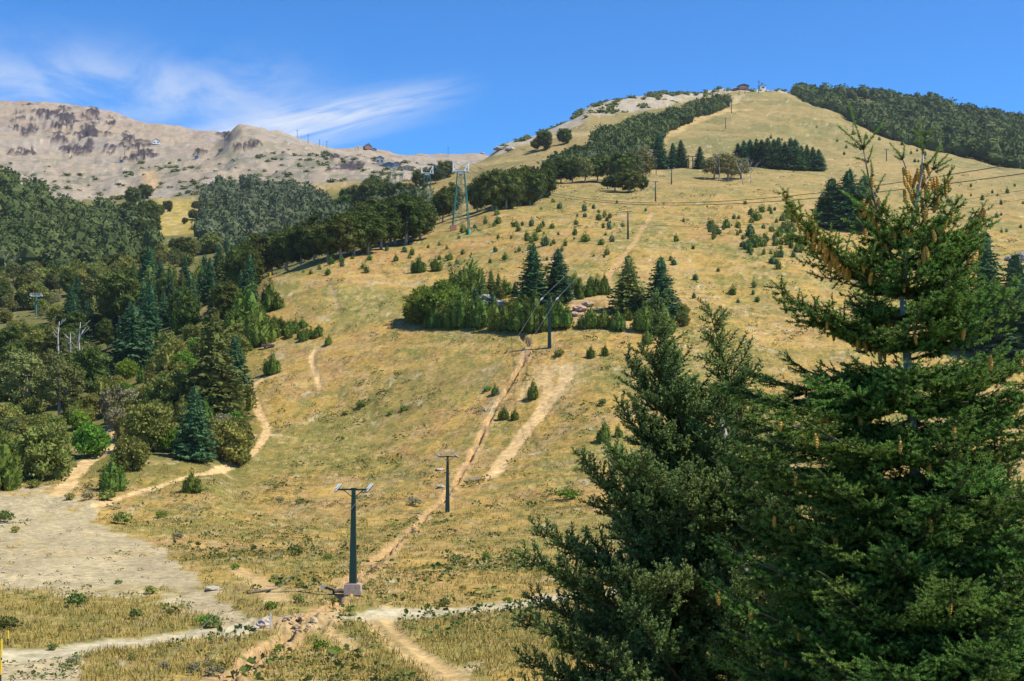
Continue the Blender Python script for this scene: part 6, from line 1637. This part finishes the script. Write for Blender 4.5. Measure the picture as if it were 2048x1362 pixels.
def cedar():
    YC = 15.6
    base = Vector((P(1530, 900, YC).x, YC, ground_z(P(1530, 900, YC).x, YC)))
    root = thing('cedar_tree', 'feathery olive foreground conifer with ascending tips left of the coned fir', 'conifer', base)
    tp = [base - Vector((0, 0, .3)), P(1540, 2600, YC), P(1530, 1700, YC), P(1510, 1362, YC), P(1490, 1150, YC), P(1475, 980, YC), P(1440, 830, YC)]
    m = MB(); m.tube([p - base for p in tp], [.20, .16, .12, .085, .065, .045, .028], 9); ob('trunk', m.mesh('trunk', BARKF, smooth=True), root)
    stems = []
    def st(pts, w=1.0):
        stems.append(([P(a, b, YC + 1.15 * c) for a, b, c in pts], w))
    st([(1475, 980, 0), (1440, 850, -.02), (1400, 745, -.04), (1352, 665, -.05), (1310, 590, -.05)], 1.15)
    st([(1490, 900, 0), (1465, 760, .05), (1440, 670, .05), (1425, 605, .05)], .75)
    st([(1470, 1000, 0), (1420, 860, -.3), (1375, 760, -.35), (1340, 700, -.35)], 1.0)
    st([(1480, 1080, 0), (1330, 1000, -.2), (1245, 965, -.25), (1190, 935, -.25), (1150, 908, -.25)], .8)
    st([(1490, 1180, 0), (1300, 1120, -.2), (1160, 1085, -.3), (1065, 1045, -.3)], .9)
    st([(1495, 1230, 0), (1300, 1190, -.4), (1140, 1140, -.5), (1032, 1110, -.5)], .95)
    st([(1500, 1280, 0), (1290, 1260, .2), (1130, 1215, .2), (1055, 1195, .2)], .8)
    st([(1505, 1340, 0), (1300, 1330, -.4), (1120, 1275, -.6), (1022, 1225, -.6)], .95)
    st([(1510, 1400, 0), (1290, 1390, -.2), (1120, 1345, -.3), (1038, 1308, -.3)], 1.0)
    st([(1515, 1460, 0), (1300, 1440, -.5), (1140, 1400, -.7), (1050, 1360, -.7)], 1.0)
    st([(1470, 970, 0), (1370, 870, -.3), (1290, 820, -.4), (1228, 802, -.4)], .95)
    st([(1460, 900, 0), (1380, 790, -.2), (1310, 740, -.2), (1250, 715, -.2)], .85)
    st([(1450, 860, 0), (1390, 740, .2), (1340, 690, .25), (1280, 690, .25)], .8)
    st([(1480, 1020, 0), (1380, 950, -.5), (1300, 900, -.6), (1235, 905, -.6)], .95)
    st([(1480, 1050, 0), (1400, 950, .4), (1340, 880, .5), (1290, 850, .5)], .9)
    st([(1485, 1120, 0), (1350, 1060, .3), (1250, 1020, .4), (1180, 1000, .4)], .95)
    st([(1500, 1200, 0), (1400, 1080, -.6), (1330, 1010, -.8), (1270, 985, -.8)], 1.0)
    st([(1500, 1300, 0), (1400, 1180, -.8), (1320, 1120, -1.0), (1230, 1125, -1.0)], 1.05)
    st([(1505, 1400, 0), (1420, 1290, -.9), (1350, 1220, -1.2), (1240, 1210, -1.2)], 1.05)
    st([(1510, 1480, 0), (1400, 1380, -.9), (1300, 1310, -1.2), (1200, 1290, -1.2)], 1.05)
    st([(1515, 1550, 0), (1400, 1460, -.9), (1280, 1400, -1.2), (1170, 1370, -1.2)], 1.05)
    for i in range(26):
        y0 = 1000 + i * 26; d_ = RF.uniform(-1.1, .9)
        x1 = RF.uniform(1200, 1560) + 40 * (d_ < -.6)
        st([(1490 + i, y0, 0), (1490 + (x1 - 1490) * .5, y0 - 60, d_ * .6), (x1, y0 - 150, d_), (x1 - 50, y0 - 220 + RF.uniform(-20, 20), d_)], 1.0)
    for i in range(56):
        y0 = 940 + i * 15; a_ = RF.uniform(-2.9, .25); R_c = RF.uniform(.55, 1.0) * (1.3 + .9 * min(1, i / 20))
        A = P(1480 + i, y0, YC); B = A + Vector((math.cos(a_) * R_c * .9 - .15, math.sin(a_) * R_c, RF.uniform(.05, .40) * R_c))
        stems.append(([A, A.lerp(B, .5), B], 1.0))
    for i in range(10):
        y0 = 800 + i * 22; a_ = i * 2.4; A = P(1432 + i * 5, y0, YC); B = A + Vector((math.cos(a_) * .5 - .1, math.sin(a_) * .5, .38))
        stems.append(([A, A.lerp(B, .5), B], 1.0))
    bud_spots = []
    for pts, w in stems:
        A, B = pts[0], pts[-1]; L = (B - A).length
        me, L0, att = min(CS, key=lambda q: abs(math.log(q[1] / L)) + RF.uniform(0, .15))
        # the branch leaves the trunk flatter and rises at its tip, as its middle points do
        mid = pts[len(pts) // 2]; M = orient(A, B, RF.uniform(-.3, .3)); k = L / L0
        ob('branch', me, root, A - base, M.to_euler(), k)
        for a in att:
            if RF.random() < .3: bud_spots.append(np.array(A - base + (M @ Vector(a)) * k))
    bm_ = MB(); v_, f_ = blob((0, 0, 0), (.013, .013, .016), 6, 5, .1); bm_.add(v_.tolist(), f_.tolist()); BUD = bm_.mesh('cone', BUDM)
    RF.shuffle(bud_spots)
    for p in bud_spots[:200]:
        ob('cone', BUD, root, Vector(p.tolist()), (RF.random(), RF.random(), RF.random() * 6), RF.uniform(.8, 1.3))
cedar()

# ------------------------------------------------------------------ labels of filling plants: told from the nearest landmark
MARKS = [('tallest olive fir', 425, 710), ('conical fir at the path bend', 388, 850), ('broad blue-green fir', 265, 675), ('two white snags', 135, 700), ('valley chairlift pylon', 72, 605), ('pale slim fir', 297, 545), ('orange-red box', 500, 672), ('yellow sign', 541, 548),
         ('path fork', 190, 990), ('dark red trailer', 536, 690), ('nearest lift pylon', 706, 1090), ('second lift pylon', 895, 970), ('third lift pylon', 1099, 650), ('fourth lift pylon', 1256, 450), ('fifth lift pylon', 1311, 383), ('sixth lift pylon', 1343, 352), ('tall lattice tower', 921, 400), ('turquoise barrel', 938, 466),
         ('tallest clump fir', 1066, 550), ('grey clump rocks', 980, 605), ('pale willow bushes', 865, 600), ('fir pair', 1290, 580), ('bare earth patch', 1200, 605), ('dark fir row', 1560, 310), ('brown-grey trio', 1455, 335), ('big fir cluster', 1690, 400), ('second lattice tower', 853, 380), ('pale edge boulder', 0, 720), ('meadow corner pines', 548, 590), ('summit station', 1486, 187), ('far grassy clearing', 345, 440), ('ridge station', 780, 328)]
DIRS = ['right of', 'upper right of', 'above', 'upper left of', 'left of', 'lower left of', 'below', 'lower right of']
_w = 'first second third fourth fifth sixth seventh eighth ninth tenth eleventh twelfth thirteenth fourteenth fifteenth sixteenth seventeenth eighteenth nineteenth'.split()
ORD = ['nearest'] + [q + ' nearest' for q in _w[1:] + ['twentieth'] + ['twenty-' + q for q in _w[:9]] + ['thirtieth'] + ['thirty-' + q for q in _w[:9]] + ['fortieth'] + ['forty-' + q for q in _w[:9]]]
buckets = {}
for o_, desc, px_, py_, grp in PENDING:
    k_ = min(range(len(MARKS)), key=lambda i: math.hypot(MARKS[i][1] - px_, MARKS[i][2] - py_))
    dx_, dy_ = px_ - MARKS[k_][1], MARKS[k_][2] - py_
    di = int(round(math.atan2(dy_, dx_) / (math.pi / 4))) % 8
    buckets.setdefault((desc, k_, di), []).append((math.hypot(dx_, dy_), o_))
for (desc, k_, di), lst in buckets.items():
    lst.sort(key=lambda q: q[0])
    for i_, (_, o_) in enumerate(lst):
        where = '%s %s the %s' % (desc, ('to the ' + DIRS[di]) if 'upper' in DIRS[di] or 'lower' in DIRS[di] else DIRS[di], MARKS[k_][0])
        if len(lst) == 1: o_['label'] = 'only ' + where
        elif i_ < len(ORD): o_['label'] = ORD[i_] + ' ' + where
        else: o_['label'] = 'outer ' + where

# ------------------------------------------------------------------ air
hz = MB(); hz.box((0, -350, 378), (11000, 9800, 846))
HZM = bpy.data.materials.new('haze'); HZM.use_nodes = True
hn = HZM.node_tree; hn.nodes.clear()
pv = hn.nodes.new('ShaderNodeVolumePrincipled'); pv.inputs['Color'].default_value = (.78, .87, 1.0, 1); pv.inputs['Density'].default_value = HAZE; pv.inputs['Anisotropy'].default_value = .2
ho = hn.nodes.new('ShaderNodeOutputMaterial'); hn.links.new(pv.outputs[0], ho.inputs['Volume'])
o = ob('haze', hz.mesh('haze', HZM)); structure(o, 'stuff'); tag(o, 'thin bluish summer haze over the whole valley', 'haze')
